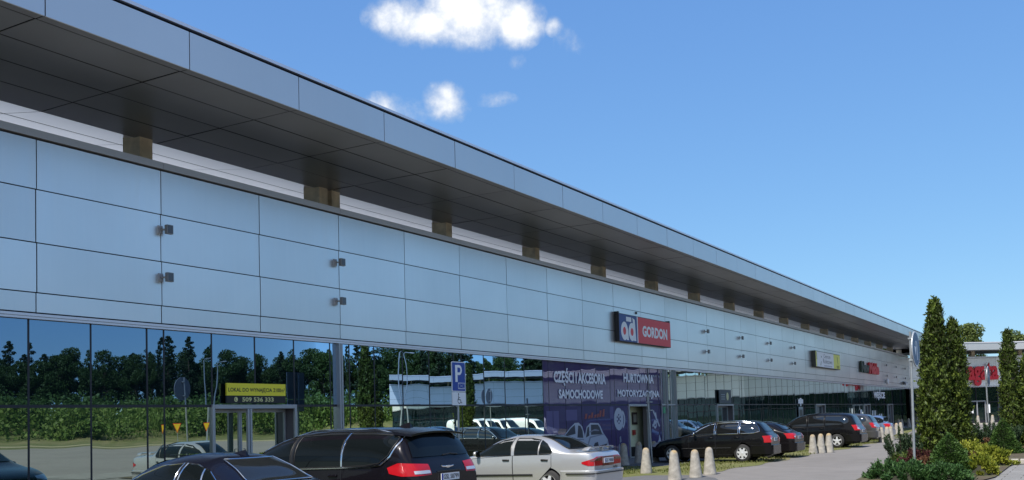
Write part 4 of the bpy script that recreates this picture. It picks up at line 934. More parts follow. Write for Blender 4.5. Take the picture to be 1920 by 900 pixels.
def silver_saloon():
    r = thing('parked_car', 'silver saloon with a thin boot spoiler parked beside the black minivan', 'car')
    pt = paint('silver_paint', (.46, .47, .485), .5, .33); L = 4.80
    c = Car(r, L, .90, [(0,.56),(.12,.70),(.5,.80),(1.4,.95),(1.55,.98),(2.25,1.36),(2.75,1.445),(3.25,1.435),(3.6,1.37),(4.1,1.13),(4.28,1.07),(4.6,1.06),(4.72,1.03),(4.80,.91)],
            [(0,.5),(.4,.70),(1.5,.90),(3.5,.99),(4.5,.99),(4.72,.96),(4.80,.85)], [(0,.74),(.15,.86),(.6,.96),(1.5,1),(3.4,1),(4.3,.955),(4.68,.90),(4.80,.82)], (.96, 3.68), .32, m=1.9, n=3.3, paint=pt)
    dg = mat('dark_side_glass', (.008, .011, .012), .02, 0, .22)
    c.side_patch('side_window', dg, [(1.72,.96,.985),(2.05,.965,1.18),(2.4,.97,1.32),(2.70,.975,1.365)], trim=M['blacktrim'])
    c.side_patch('side_window', dg, [(2.80,.98,1.37),(3.15,.985,1.365),(3.42,.99,1.325)], trim=M['blacktrim'])
    c.side_patch('quarter_window', dg, [(3.46,.995,1.315),(3.62,1.00,1.23),(3.74,1.01,1.12),(3.79,1.03,1.06)], trim=M['blacktrim'])
    c.window_rear(1.10, 1.40, .62, .50, trim=M['blacktrim']); c.window_rear(1.0, 1.39, .66, .5, end='nose', name='windscreen')
    c.doors([1.62, 2.75, 3.78], .27, (0, .86), M['blacktrim']); c.wheels(6); c.mirrors(1.8, .96, pt)
    c.line('rub_strip', [(1.30,.50),(3.28,.52)], .022, M['blacktrim'], .008)
    c.lamps('tail_lamp', M['lamp_red'], .24, 1.02, lambda t: .71+.01*t+.06*max(0, t-.8)*4, lambda t: .92-.13*max(0, t-.45)*1.6, ns=20)
    c.lamps('lamp_insert', M['lamp_dark'],  .34, .82, .82, lambda t: .905-.075*max(0, t-.35), off=.013)
    c.lamps('plate_recess', M['lamp_dark'], .0, .30, .70, .92, off=.010, ns=6)
    c.lamps('headlight', M['lamp_clear'], .42, .84, .56, .70, end='nose')
    c.bumper('rear_bumper', 1.55, .26, .62, .06, pt); c.bumper('bumper_strip', 1.45, .515, .575, .085, M['blacktrim']); c.bumper('front_bumper', 1.3, .22, .52, .05, pt, 'nose'); c.number_plate(.82, .022, 'GS 74068')
    sp = MB(); V = []
    for i in range(17):
        yy = -.70+1.4*i/16; e = abs(yy)/.70; up = .075 if e < .93 else .01; xx = 4.70-.10*e**3
        V += [(xx-.13, yy, 1.06+up*.85), (xx-.05, yy, 1.07+up), (xx+.04, yy, 1.06+up), (xx-.04, yy, 1.045+up*.85)]
    sp.add(V, [(i*4+j, i*4+(j+1) % 4, (i+1)*4+(j+1) % 4, (i+1)*4+j) for i in range(16) for j in range(4)]+[(0,1,2,3), (64,67,66,65)])
    sp.box(4.60, 4.68, -.04, .04, 1.04, 1.11); c.part(sp, 'boot_spoiler', pt)
    t = MB(); x = float(c.tail(.64)[0][0])+.004; text_into(t, 'turbo', (x, .28, .63), (0, 1, 0), (0, 0, 1), .24, .06, .02); c.part(t, 'boot_badge', M['blacktrim'])
    return r, L
def estate(label, pt, L=4.68, W=.875, rails=M['chrome'], plate='GS 4127A', zs=1.0, spokes=7, cat='car'):
    r = thing('parked_car', label, cat)
    c = Car(r, L, W, [(0,.56),(.12,.70),(.5,.82),(1.35,.96),(1.5,1.0),(2.2,1.38),(2.7,1.455),(3.4,1.465),(4.05,1.43),(4.20,1.37),(4.42,1.14),(4.55,1.0),(4.63,.94),(4.68,.84)],
            [(0,.5),(.4,.72),(1.45,.93),(3.4,.99),(4.3,1.0),(4.55,.93),(4.68,.80)], [(0,.74),(.15,.86),(.6,.96),(1.5,1),(3.6,1),(4.2,.965),(4.5,.92),(4.68,.84)], (.92, 3.63), .32, m=2.0, n=3.4, paint=pt)
    tr = M['chrome']
    c.side_patch('side_window', M['carglass2'], [(1.75,.975,1.01),(2.05,.98,1.19),(2.35,.985,1.32),(2.60,.985,1.37)], trim=tr, trim_r=.017)
    c.side_patch('side_window', M['carglass2'], [(2.66,.99,1.38),(3.1,1.0,1.395),(3.50,1.0,1.39)], trim=tr, trim_r=.017)
    c.side_patch('side_window', M['carglass2'], [(3.56,1.005,1.39),(3.95,1.01,1.375),(4.10,1.02,1.35),(4.24,1.06,1.20),(4.28,1.07,1.10)], trim=tr, trim_r=.017)
    c.window_rear(1.06, 1.36, .66, .56); c.window_rear(1.02, 1.40, .64, .5, end='nose', name='windscreen')
    c.doors([1.6, 2.63, 3.62], .27, (0, .87)); c.wheels(spokes); c.mirrors(1.85, .98, M['chrome'] if rails else pt)
    if rails: c.rails(2.3, 4.0, .66, rails)
    c.lamps('tail_lamp', M['lamp_red'], .46, .98, .68, lambda t: .93-.02*t)
    c.lamps('reversing_lamp', M['lamp_clear'], .58, .72, .76, .84, off=.012)
    c.lamps('headlight', M['lamp_clear'], .4, .88, .58, lambda t: .72+.02*t, end='nose', off=.01)
    c.line('rub_strip', [(1.3,.5),(3.22,.51)], .018, M['blacktrim'], .006)
    c.bumper('rear_bumper', 1.5, .26, .60, .06, pt); c.bumper('front_bumper', 1.3, .22, .54, .05, pt, 'nose'); c.number_plate(.78, .014, plate)
    return r, L
def liftback(label, pt, L=4.57, plate='GA 31XK', hgt=1.46, spokes=5):
    r = thing('parked_car', label, 'car')
    k = hgt/1.46
    c = Car(r, L, .885, [(0,.56),(.12,.70),(.5,.82),(1.35,.96),(1.5,1.0),(2.2,1.38*k),(2.7,1.455*k),(3.3,1.45*k),(3.75,1.36*k),(L-.42,1.13),(L-.22,1.02),(L-.06,.98),(L,.86)],
            [(0,.5),(.4,.72),(1.45,.93),(3.4,1.0),(L-.25,.96),(L,.80)], [(0,.74),(.15,.86),(.6,.96),(1.5,1),(3.5,1),(L-.35,.945),(L-.1,.89),(L,.82)], (.92, 3.5), .32, m=2.0, n=3.3, paint=pt)
    c.side_patch('side_window', M['carglass'], [(1.75,.975,1.01),(2.05,.98,1.19),(2.35,.985,1.32*k),(2.60,.985,1.37*k)], trim=M['blacktrim'])
    c.side_patch('side_window', M['carglass'], [(2.66,.99,1.375*k),(3.1,1.0,1.375*k),(3.5,1.02,1.30*k),(3.78,1.06,1.15*k)], trim=M['blacktrim'])
    c.window_rear(1.12, 1.36*k, .64, .52); c.window_rear(1.02, 1.38*k, .64, .5, end='nose', name='windscreen')
    c.doors([1.6, 2.63, 3.6], .27, (0, .87)); c.wheels(spokes); c.mirrors(1.85, .98, pt)
    c.lamps('tail_lamp', M['lamp_red'], .42, 1.02, lambda t: .74+.03*t, lambda t: .98-.01*t)
    c.lamps('reversing_lamp', M['lamp_clear'], .56, .70, .80, .86, off=.012)
    c.lamps('headlight', M['lamp_clear'], .4, .88, .58, lambda t: .72+.02*t, end='nose', off=.01)
    c.bumper('rear_bumper', 1.5, .26, .60, .06, pt); c.bumper('front_bumper', 1.3, .22, .54, .05, pt, 'nose'); c.number_plate(.80, .014, plate)
    return r, L
def mpv(name, label, pt, L, W, H, wh, r_, plate, rails=False, spokes=5, cat='minivan', m=2.4, n=3.6, style='spoke'):
    r = thing(name, label, cat)
    h = H
    c = Car(r, L, W, [(0,.62),(.15,.80),(.5,.92),(1.05,1.04),(1.25,1.10),(2.1,h*.91),(2.6,h*.975),(3.2,h),(L-.85,h*.985),(L-.52,h*.955),(L-.40,h*.905),(L-.22,1.22),(L-.12,1.02),(L-.05,.95),(L,.86)],
            [(0,.55),(.5,.84),(1.3,1.0),(2.5,1.05),(L-.7,1.10),(L-.2,1.05),(L-.06,.9),(L,.8)], [(0,.74),(.15,.86),(.7,.97),(1.5,1),(L-.9,1),(L-.4,.965),(L-.12,.92),(L,.85)], wh, r_, m=m, n=n, paint=pt)
    zt = h*.905; xb = 2.62; xc = xb+(L-.95-xb)*.52
    c.side_patch('side_window', M['carglass2'], [(1.62,1.075,1.14),(1.95,1.08,h*.80),(2.3,1.08,zt*.97),(xb-.08,1.08,zt)], trim=M['blacktrim'])
    c.side_patch('side_window', M['carglass2'], [(xb,1.085,zt+.01),(xc,1.10,zt+.02)], trim=M['blacktrim'])
    c.side_patch('side_window', M['carglass2'], [(xc+.06,1.10,zt+.02),(L-.85,1.13,zt+.0),(L-.62,1.17,zt-.05),(L-.50,1.25,zt-.16)], trim=M['blacktrim'])
    c.window_rear(1.12, h*.90, W*.76, W*.68); c.window_rear(1.12, h*.92, W*.78, W*.66, end='nose', name='windscreen')
    c.doors([1.5, xb-.04, xc+.03], .3, (0, .95)); c.wheels(spokes, style); c.mirrors(1.75, 1.07, pt)
    if rails: c.rails(2.5, L-.8, .66, rails)
    c.lamps('tail_lamp', M['lamp_red'], W*.62, W*1.08, lambda t: .84, lambda t: 1.12-.02*t)
    c.lamps('reversing_lamp', M['lamp_clear'], W*.68, W*.9, .90, .97, off=.012)
    c.lamps('headlight', M['lamp_clear'], .42, .95, .68, lambda t: .82+.03*t, end='nose')
    c.bumper('rear_bumper', 1.5, .28, .66, .06, pt); c.bumper('front_bumper', 1.4, .24, .58, .05, pt, 'nose'); c.number_plate(.80, .014, plate)
    return r, L
def panel_van(label):
    r = thing('parked_van', label, 'van', group='white vans across the car park')
    pt = paint('white_paint', (.72, .73, .74), 0, .3); L = 5.0
    c = Car(r, L, .95, [(0,.7),(.12,.9),(.6,1.08),(1.0,1.2),(1.65,1.82),(2.0,1.95),(3.2,1.99),(4.7,1.97),(4.9,1.93),(4.97,1.7),(5.0,1.0)],
            [(0,.6),(.6,1.0),(1.2,1.12),(4.8,1.2),(4.95,1.1),(5.0,.9)], [(0,.78),(.15,.88),(.7,.97),(1.5,1),(4.6,1),(4.9,.97),(5,.94)], (.95, 4.0), .33, m=4, n=5, paint=pt)
    c.side_patch('side_window', M['carglass'], [(1.3,1.15,1.25),(1.6,1.15,1.55),(1.85,1.15,1.68),(2.2,1.15,1.7)], trim=M['blacktrim'])
    c.window_rear(1.2, 1.8, .8, .68, end='nose', name='windscreen'); c.window_rear(1.25, 1.75, .62, .6); c.doors([1.2, 2.3, 3.4], .3, (0, 1.0)); c.wheels(5); c.mirrors(1.4, 1.15, M['blacktrim'])
    c.lamps('tail_lamp', M['lamp_red'], .8, .93, .85, 1.5); c.lamps('headlight', M['lamp_clear'], .5, .95, .72, .9, end='nose')
    c.bumper('rear_bumper', 1.4, .3, .6, .06, M['blacktrim']); c.bumper('front_bumper', 1.4, .24, .6, .05, M['blacktrim'], 'nose'); c.number_plate(.78, .014)
    return r, L
r, L = black_saloon(); place(r, -8.77, 10.05, L)
r, L = black_minivan(); place(r, -9.1, 13.5, L)
r, L = silver_saloon(); place(r, -9.75, 21.05, L)
r, L = estate('black estate car with chrome roof rails parked nose to the glazing behind the bollards', paint('deep_black_paint', (.006, .006, .007), .1, .22)); place(r, -10.25, 37.0, L, R_(3)); r.scale = (1, 1, 1.055)
r, L = liftback('black liftback half hidden behind the black estate car', paint('black_red_paint', (.008, .007, .008), .1, .22)); place(r, -10.2, 40.3, L)
r, L = mpv('parked_minivan', 'black minivan with dark bumper behind the row of three bollards', paint('black_minivan_paint', (.007, .007, .008), .1, .22), 5.05, .98, 1.72, (.95, 3.98), .34, 'GKA 6R21'); place(r, -9.75, 50.9, L)
r, L = mpv('parked_car', 'dark grey compact people carrier with silver five-spoke wheels', paint('dark_grey_paint', (.075, .076, .078), .5, .3), 4.47, .90, 1.63, (.90, 3.60), .325, 'GWE 20XL', cat='car'); place(r, -10.2, 57.6, L)
r, L = liftback('pale blue hatchback behind the dark grey people carrier', paint('pale_blue_paint', (.16, .23, .36), .5, .3), 4.1, 'GD 918RT', 1.48); place(r, -10.3, 62.6, L)
# cars across the car park that show in the glazing
r0, L = panel_van('white panel van nearest the dark blue hatchback across the car park'); place(r0, 9.0, 66, L)
for x, y, lab in ((9.2, 69.2, 'second white panel van in the row across the car park'), (8.9, 73.5, 'white panel van at the far end of the row across the car park')):
    c = copy_tree(r0); place(c, x, y, L); c['label'] = lab
r, L = liftback('white hatchback parked alone across the car park', paint('white_car_paint', (.70, .71, .72), 0, .3), 4.2, None, 1.48); place(r, 6.5, 47.5, L)
r, L = liftback('dark blue hatchback across the car park beside the white vans', paint('dark_blue_paint', (.012, .03, .11), .3, .25), 4.3, None, 1.47); place(r, 8.7, 61.5, L)
# ------------------------------------------------------------------ bollards
def boll_mat():
    Mx = M['boll']; n = Mx.node_tree.nodes; l = Mx.node_tree.links; b = n['Principled BSDF']
    src = b.inputs['Base Color'].links[0].from_socket
    t = n.new('ShaderNodeTexCoord'); sp = n.new('ShaderNodeSeparateXYZ'); l.new(t.outputs['Object'], sp.inputs[0])
    z = n.new('ShaderNodeTexNoise'); z.inputs['Scale'].default_value = 7; z.inputs['Detail'].default_value = 5
    oi = n.new('ShaderNodeObjectInfo'); va = n.new('ShaderNodeVectorMath'); va.operation = 'ADD'; l.new(t.outputs['Object'], va.inputs[0]); l.new(oi.outputs['Location'], va.inputs[1]); l.new(va.outputs[0], z.inputs['Vector'])
    a = n.new('ShaderNodeMath'); a.operation = 'MULTIPLY_ADD'; a.inputs[1].default_value = .55; l.new(z.outputs['Fac'], a.inputs[0]); l.new(sp.outputs['Z'], a.inputs[2])
    mr = n.new('ShaderNodeMapRange'); mr.inputs['From Min'].default_value = .98; mr.inputs['From Max'].default_value = 1.14; mr.inputs['To Max'].default_value = .75; l.new(a.outputs[0], mr.inputs['Value'])
    mx = n.new('ShaderNodeMix'); mx.data_type = 'RGBA'; mx.inputs[7].default_value = (.36, .24, .09, 1); l.new(mr.outputs[0], mx.inputs[0]); l.new(src, mx.inputs[6]); l.new(mx.outputs[2], b.inputs['Base Color'])
boll_mat()
bm_ = MB(); bm_.lathe([(.165, -.02), (.172, .0), (.168, .04), (.150, .2), (.118, .5), (.104, .66), (.098, .72), (.085, .775), (.06, .815), (.03, .832), (.005, .836)], 20)
b0 = bm_.build('bollard', M['boll'], smooth=50)
BL = [(-10.16, 26.35, 'lichen-topped bollard nearest the camera, first of the front three by the road'), (-10.0, 27.6, 'middle lichen-topped bollard of the front three by the road'), (-10.07, 29.03, 'third of the front lichen-topped bollards, in front of the estate car'),
      (-12.33, 29.49, 'lichen-topped bollard standing alone in the turf behind the silver saloon'), (-15.25, 34.36, 'plain bollard close behind the silver saloon boot, left of the open door'), (-15.29, 35.91, 'plain bollard directly in front of the open door'), (-15.0, 36.75, 'bollard half hidden behind the nose of the black estate car'),
      (-10.48, 43.67, 'left bollard of the three before the second black minivan'), (-10.26, 44.16, 'middle bollard of the three before the second black minivan'), (-10.03, 44.67, 'right bollard of the three before the second black minivan')]
FARG = [(-10.13, 57.98), (-10.0, 58.83), (-10.2, 61.3), (-12.57, 73.51), (-12.25, 73.31), (-12.0, 74.6)]
FLAB = ['left front bollard of the cluster beside the grey people carrier', 'middle front bollard of the cluster beside the grey people carrier', 'right front bollard of the cluster beside the grey people carrier', 'left rear bollard of the cluster beyond the pale blue hatchback', 'middle rear bollard of the cluster beyond the pale blue hatchback', 'right rear bollard of the cluster beyond the pale blue hatchback']
BL += [(x, y, l) for (x, y), l in zip(FARG, FLAB)]
BL += [(-12.2, 77.56, 'bollard standing forward of the far row near the corner of the two wings')]
BL += [(x, y, f'small far bollard in the row along the glazing, number {w} from the left') for (x, y), w in zip([(-15.39, 96.66), (-15.48, 99.04), (-15.5, 103.4), (-15.4, 105.25), (-15.22, 107.26), (-15.12, 108.5), (-15.1, 109.86)], ['one', 'two', 'three', 'four', 'five', 'six', 'seven'])]
BL += [(-10.2, 112.9, 'left bollard in front of the curved wing entrance'), (-8.9, 113.6, 'middle bollard in front of the curved wing entrance'), (-7.3, 114.8, 'right bollard in front of the curved wing entrance')]
for i, (x, y, lab) in enumerate(BL):
    o = b0 if i == 0 else b0.copy()
    if i: COL.objects.link(o)
    o.location = (x, y, -.012); o.rotation_euler = (random.uniform(-.02, .02), random.uniform(-.02, .02), random.uniform(0, 6)); k = random.uniform(.96, 1.04)
    if y > 90: k *= 1.12
    o.scale = (k*1.17, k*1.17, k); tag(o, lab, 'bollard', 'concrete bollards')

# ------------------------------------------------------------------ road signs on poles
def pole(mb, a, b, r=.03): mb.tube([a, b], r, 10)
sblue = mat('sign_face_blue', (.006, .045, .30), .35, 0, .5); swht = mat('sign_face_white', (.75, .77, .80), .4); sback = mat('sign_back', (.33, .35, .37), .5, .4)
r = thing('parking_sign', 'blue P parking sign with a white wheelchair plate, parallel to the facade', 'road sign', (-14.6, 22.15, 0))
b = MB(); pole(b, (0, 0, -.05), (0, .02, 3.36), .03); b.build('pole', M['galv'], r, 40)
def rrect(y0, y1, z0, z1, rad, n=5):
    P_ = []
    for cy_, cz, a0 in ((y1-rad, z1-rad, 0), (y0+rad, z1-rad, 90), (y0+rad, z0+rad, 180), (y1-rad, z0+rad, 270)):
        for i in range(n+1): q = R_(a0+90*i/n); P_.append((cy_+rad*math.cos(q), cz+rad*math.sin(q)))
    return P_
def plate(name, mt, y0, y1, z0, z1, x0, x1, rad, par):
    b = MB(); b.poly([(x0, y, z) for y, z in rrect(y0, y1, z0, z1, rad)], x1-x0, (1, 0, 0)); return b.build(name, mt, par)
hw = .33
pb = plate('blue_board', swht, -hw, hw, 2.60, 3.40, .035, .055, .04, r); plate('blue_face', sblue, -hw+.022, hw-.022, 2.622, 3.378, .0551, .058, .03, pb)
X0 = .0595; t = MB()
def F_(mb, pts): mb.add([(X0, y, z) for y, z in pts], [tuple(range(len(pts)))])
F_(t, [(-.17,2.86),(-.06,2.86),(-.06,3.31),(-.17,3.31)]); ring(t, .02, 3.18, .065, .135, X0, a0=-math.pi/2, a1=math.pi/2, n=14); F_(t, [(-.06,3.245),(.02,3.245),(.02,3.315),(-.06,3.315)]); F_(t, [(-.06,3.045),(.02,3.045),(.02,3.115),(-.06,3.115)])
for (a, c, d, e) in ((-.04,.28,2.675,2.688),(-.04,.28,2.825,2.838)): F_(t, [(a,d),(c,d),(c,e),(a,e)])
for y in (-.04, .268): F_(t, [(y,2.688),(y+.012,2.688),(y+.012,2.825),(y,2.825)])
F_(t, [(-.028,2.69),(-.018,2.69),(.266,2.823),(.256,2.823)]); F_(t, [(-.028,2.823),(.256,2.69),(.266,2.69),(-.018,2.823)])
t.build('white_symbol', swht, pb)
pw = plate('white_board', swht, -hw, hw, 2.24, 2.585, .035, .055, .02, r)
t = MB(); X0 = .0565
ring(t, -.03, 2.535, 0, .025, X0, n=12); ring(t, .0, 2.36, .062, .082, X0, n=20, a0=1.9, a1=6.6); F_(t, [(-.045,2.38),(-.022,2.38),(-.015,2.505),(-.045,2.505)]); F_(t, [(-.03,2.44),(.045,2.435),(.045,2.45),(-.03,2.458)]); F_(t, [(-.04,2.375),(.055,2.375),(.055,2.395),(-.04,2.395)]); F_(t, [(.04,2.39),(.058,2.39),(.115,2.295),(.10,2.285)]); F_(t, [(.10,2.285),(.14,2.305),(.135,2.32),(.10,2.303)])
t.build('wheelchair_symbol', mat('symbol_black', (.01, .01, .012), .5), pw)
cl_ = MB(); 
for z in (2.45, 2.8, 3.2): cl_.box(-.035, .034, -.05, .05, z-.015, z+.015)
cl_.build('pole_clamp', M['galv'], r)
# round blue signs seen nearly edge-on
def round_sign(x, y, top, lab, lean, R0=.46, zc=3.32, face=-3):
    r = thing('round_sign', lab, 'road sign', (x, y, 0), group='round signs on leaning grey poles')
    b = MB(); pole(b, (0, 0, -.05), (lean[0], lean[1], top), .033); b.build('pole', M['galv'], r, 40)
    a = R_(face); n = Vector((math.cos(a), math.sin(a), 0)); u = Vector((0, 0, 1)).cross(n); c = Vector((lean[0], lean[1], zc))+n*.11
    def disc(name, mt, r0, d0, d1, par):
        b = MB(); k = 32; A = [c+n*d0+u*(r0*math.cos(2*math.pi*i/k))+Vector((0, 0, r0*math.sin(2*math.pi*i/k))) for i in range(k)]
        b.poly(A, d1-d0, n); return b.build(name, mt, par)
    d = disc('sign_disc', sback, R0, -.01, .012, r); disc('sign_rim', swht, R0-.008, .0121, .015, d); disc('sign_face', mat('face_faded_blue', (.045, .10, .20), .4), R0-.035, .0151, .017, d)
    t = MB(); w = .055; pts = []
    for i in range(11): q = R_(-10+190*i/10); pts.append((.10*math.cos(q), .08+.13*math.sin(q)))
    V = []
    for i, (p, z) in enumerate([(.10, -.28)]+pts):
        e = .05; V += [c+n*.0185+u*(p*(1+e*9/ (1+abs(p)*30)) +w/2*(1 if p > 0 else 1))+Vector((0, 0, z)), c+n*.0185+u*(p-w/2)+Vector((0, 0, z-.0))]
    t.add(V, [(2*i, 2*i+1, 2*i+3, 2*i+2) for i in range(len(V)//2-1)])
    A = [(-.10+.02, -.20), (-.22, .06), (.02, .06)]; t.add([c+n*.0187+u*p+Vector((0, 0, z)) for p, z in A], [(0, 1, 2)]); t.build('arrow', swht, d)
    b = MB()
    for z in (zc-.28, zc+.28): p = Vector((lean[0]*z/top, lean[1]*z/top, z)); b.obox(p, n, u, (0, 0, 1), (-.05, .10), (-.05, .05), (-.02, .02))
    b.build('pole_clamp', M['galv'], r); return r
round_sign(-4.04, 27.53, 3.80, 'round faded blue sign on the nearer leaning pole beside the tall thujas', (.08, -.17), zc=3.34)
round_sign(-4.1, 50.4, 3.66, 'round faded blue sign on the farther pole between the two thuja pairs', (-.02, -.2), zc=3.2)
r = thing('bare_pole', 'leaning grey pole with two empty clamps in front of the open shop door', 'pole', (-14.75, 35.9, 0))
b = MB(); pole(b, (0, 0, -.05), (-.03, -.17, 2.68), .036); b.build('pole', M['galv'], r, 40)
b = MB()
for z in (2.35, 2.03): b.box(-.09, .09, -.06-.06*z, .16-.06*z, z-.02, z+.02)
b.build('pole_clamp', M['frame'], r)
# yield signs across the lot, seen only mirrored in the entrance glazing
yo = mat('yield_yellow', (.75, .50, .02), .4); yr = mat('yield_red', (.6, .06, .02), .4)
for x, y, lab in ((22.5, 53.0, 'yellow give-way triangle on a thin pole across the car park'), (19.0, 47.0, 'second give-way triangle across the car park with a white plate')):
    r = thing('road_sign', lab, 'road sign', (x, y, 0), R_(215)); r.scale = (.62, .62, .85); b = MB(); pole(b, (0, 0, 0), (0, 0, 2.3), .03); b.build('pole', M['galv'], r, 40)
    b = MB(); b.poly([(.04, -.45, 2.6), (.04, 0, 1.82), (.04, .45, 2.6)], .02, (1, 0, 0)); f = b.build('triangle', yr, r); b = MB(); b.poly([(.061, -.36, 2.55), (.061, 0, 1.93), (.061, .36, 2.55)], .004, (1, 0, 0)); b.build('triangle_face', yo, f)
# lamp posts in the mirrored car park
for x, y, h in ((31, 61, 7.5), (17, 70, 8)):
    r = thing('street_lamp', 'tall thin grey lamp post across the car park ' + ('near the verge' if h < 7.8 else 'near the curved wing'), 'street lamp', (x, y, 0)); b = MB(); b.tube([(0, 0, 0), (0, 0, h)], [.09, .05], 8); b.build('post', M['galv'], r, 40)
    b = MB(); b.tube([(0, 0, h), (-.3, 0, h+.15), (-1.1, 0, h+.2)], .035, 6); o = b.build('arm', M['galv'], r, 40); b = MB(); b.box(-1.7, -1.1, -.13, .13, h+.14, h+.24); b.build('lamp_head', sback, r, bevel=.03)

# ------------------------------------------------------------------ planting
def leaves(C, D, Nn, size, asp, curl=0):
    """one pointed quad per leaf: centre, axis, rough normal, length, width ratio"""
    C = np.asarray(C); D = D/np.linalg.norm(D, axis=1, keepdims=True); S_ = np.cross(D, Nn); S_ /= np.maximum(np.linalg.norm(S_, axis=1, keepdims=True), 1e-6)
    s = np.asarray(size)[:, None]; w = s*asp
    V = np.stack([C-D*s*.5, C+S_*w*.5+D*s*.05, C+D*s*.5, C-S_*w*.5+D*s*.05], 1).reshape(-1, 3); return V
def quads_obj(name, V, mt, parent=None):
    V = np.asarray(V, np.float32); n = len(V)//4; me = bpy.data.meshes.new(name); me.vertices.add(4*n); me.vertices.foreach_set('co', V.ravel())
    me.loops.add(4*n); me.loops.foreach_set('vertex_index', np.arange(4*n, dtype=np.int32)); me.polygons.add(n); me.polygons.foreach_set('loop_start', np.arange(0, 4*n, 4, dtype=np.int32)); me.polygons.foreach_set('loop_total', np.full(n, 4, dtype=np.int32))
    me.update(); me.validate(); me.materials.append(mt); o = bpy.data.objects.new(name, me); COL.objects.link(o)
    if parent: o.parent = parent
    return o
def unit(n): v = rng.normal(size=(n, 3)); return v/np.linalg.norm(v, axis=1, keepdims=True)
LM = {'thuja': leaf_mat('thuja_leaf', ((.035, .030, .010), (.030, .048, .009), (.075, .115, .018), (.17, .215, .035)), .2, 2.2), 'pine': leaf_mat('mugo_needle', ((.012, .028, .014), (.028, .055, .024), (.055, .09, .035)), .15, 3),
      'spruce': leaf_mat('dwarf_spruce_needle', ((.025, .055, .014), (.05, .105, .022), (.085, .15, .035)), .2, 4), 'juniper': leaf_mat('juniper_leaf', ((.02, .05, .016), (.042, .10, .028), (.08, .16, .045)), .2, 3),
      'gold': leaf_mat('golden_leaf', ((.075, .11, .012), (.19, .22, .022), (.32, .32, .045)), .25, 3), 'barb': leaf_mat('barberry_leaf', ((.028, .010, .012), (.065, .018, .020), (.10, .045, .03)), .2, 4), 'rust': leaf_mat('rusty_leaf', ((.05, .04, .018), (.12, .05, .03), (.17, .09, .045)), .2, 4)}
bark = mat('bark', (.08, .055, .04), .9, noise=(6, .3))
def thuja(name, label, x, y, H, Rm, lean=(0, 0), nclump=620, per=34, seed=1, grp=None):
    global rng; rng = np.random.default_rng(seed)
    r = thing(name, label, 'tree', (x, y, 0), group=grp)
    b = MB(); b.tube([(0, 0, -.05), (lean[0]*.3, lean[1]*.3, H*.35), (lean[0], lean[1], H*.9)], [.09, .07, .015], 8); b.build('trunk', bark, r, 40)
    h = np.linspace(.02, 1.0, nclump); th = np.arange(nclump)*2.39996+rng.normal(0, .35, nclump)
    def prof(h): return np.where(h < .10, .80+h*2.0, 1-.15*np.clip((h-.1)/.45, 0, 1))*np.clip((1.02-h)/.42, 0, 1)**.62
    rad = Rm*prof(h)*(.72+.42*rng.random(nclump)+.13*np.sin(th*2+h*19)+.06*np.sin(th*5+h*41))
    cx = np.cos(th)*rad; cyy = np.sin(th)*rad; cz = h*H+rng.normal(0, .04, nclump)
    A = []; 
    cc = np.stack([cx, cyy, cz], 1); outw = np.stack([np.cos(th), np.sin(th), np.zeros(nclump)], 1)
    ax = outw*.55+np.array([0, 0, 1.0])+rng.normal(0, .30, (nclump, 3)); ax /= np.linalg.norm(ax, axis=1, keepdims=True)
    for j in range(per):
        t = rng.random(nclump)[:, None]; spread = rng.normal(0, .055, (nclump, 3))*(1.25-t*.6)
        pos = cc+ax*(t-.55)*.34+spread-outw*rng.random(nclump)[:, None]*.10; d = ax+rng.normal(0, .5, (nclump, 3)); nn = outw+rng.normal(0, .5, (nclump, 3))
        A.append(leaves(pos, d, nn, rng.uniform(.07, .18, nclump), .42))
    V = np.concatenate(A); V[:, 0] += lean[0]*V[:, 2]/H; V[:, 1] += lean[1]*V[:, 2]/H
    quads_obj('crown', V, LM['thuja'], r)
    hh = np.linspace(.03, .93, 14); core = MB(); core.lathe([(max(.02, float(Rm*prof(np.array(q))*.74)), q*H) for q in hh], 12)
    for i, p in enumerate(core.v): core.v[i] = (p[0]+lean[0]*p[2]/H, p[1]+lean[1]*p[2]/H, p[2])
    core.build('dark_core', mat('thuja_inner', (.014, .016, .007), .9), r, 60)  # solid dark core that blocks the view through the crown
    return r
thuja('thuja_tree', 'tallest columnar thuja, left one of the nearer pair beside the road', -4.85, 37.9, 5.55, .55, (.22, 0), 820, 40, 3)
thuja('thuja_tree', 'shorter columnar thuja leaning on the right side of the tallest one', -4.20, 38.6, 4.85, .47, (.05, 0), 700, 36, 4)
thuja('thuja_tree', 'columnar thuja, taller one of the farther pair', -3.1, 49.5, 5.1, .47, (0, 0), 520, 34, 5)
thuja('thuja_tree', 'columnar thuja, shorter one at the right edge of the farther pair', -2.5, 49.8, 3.9, .46, (.05, 0), 440, 32, 6)
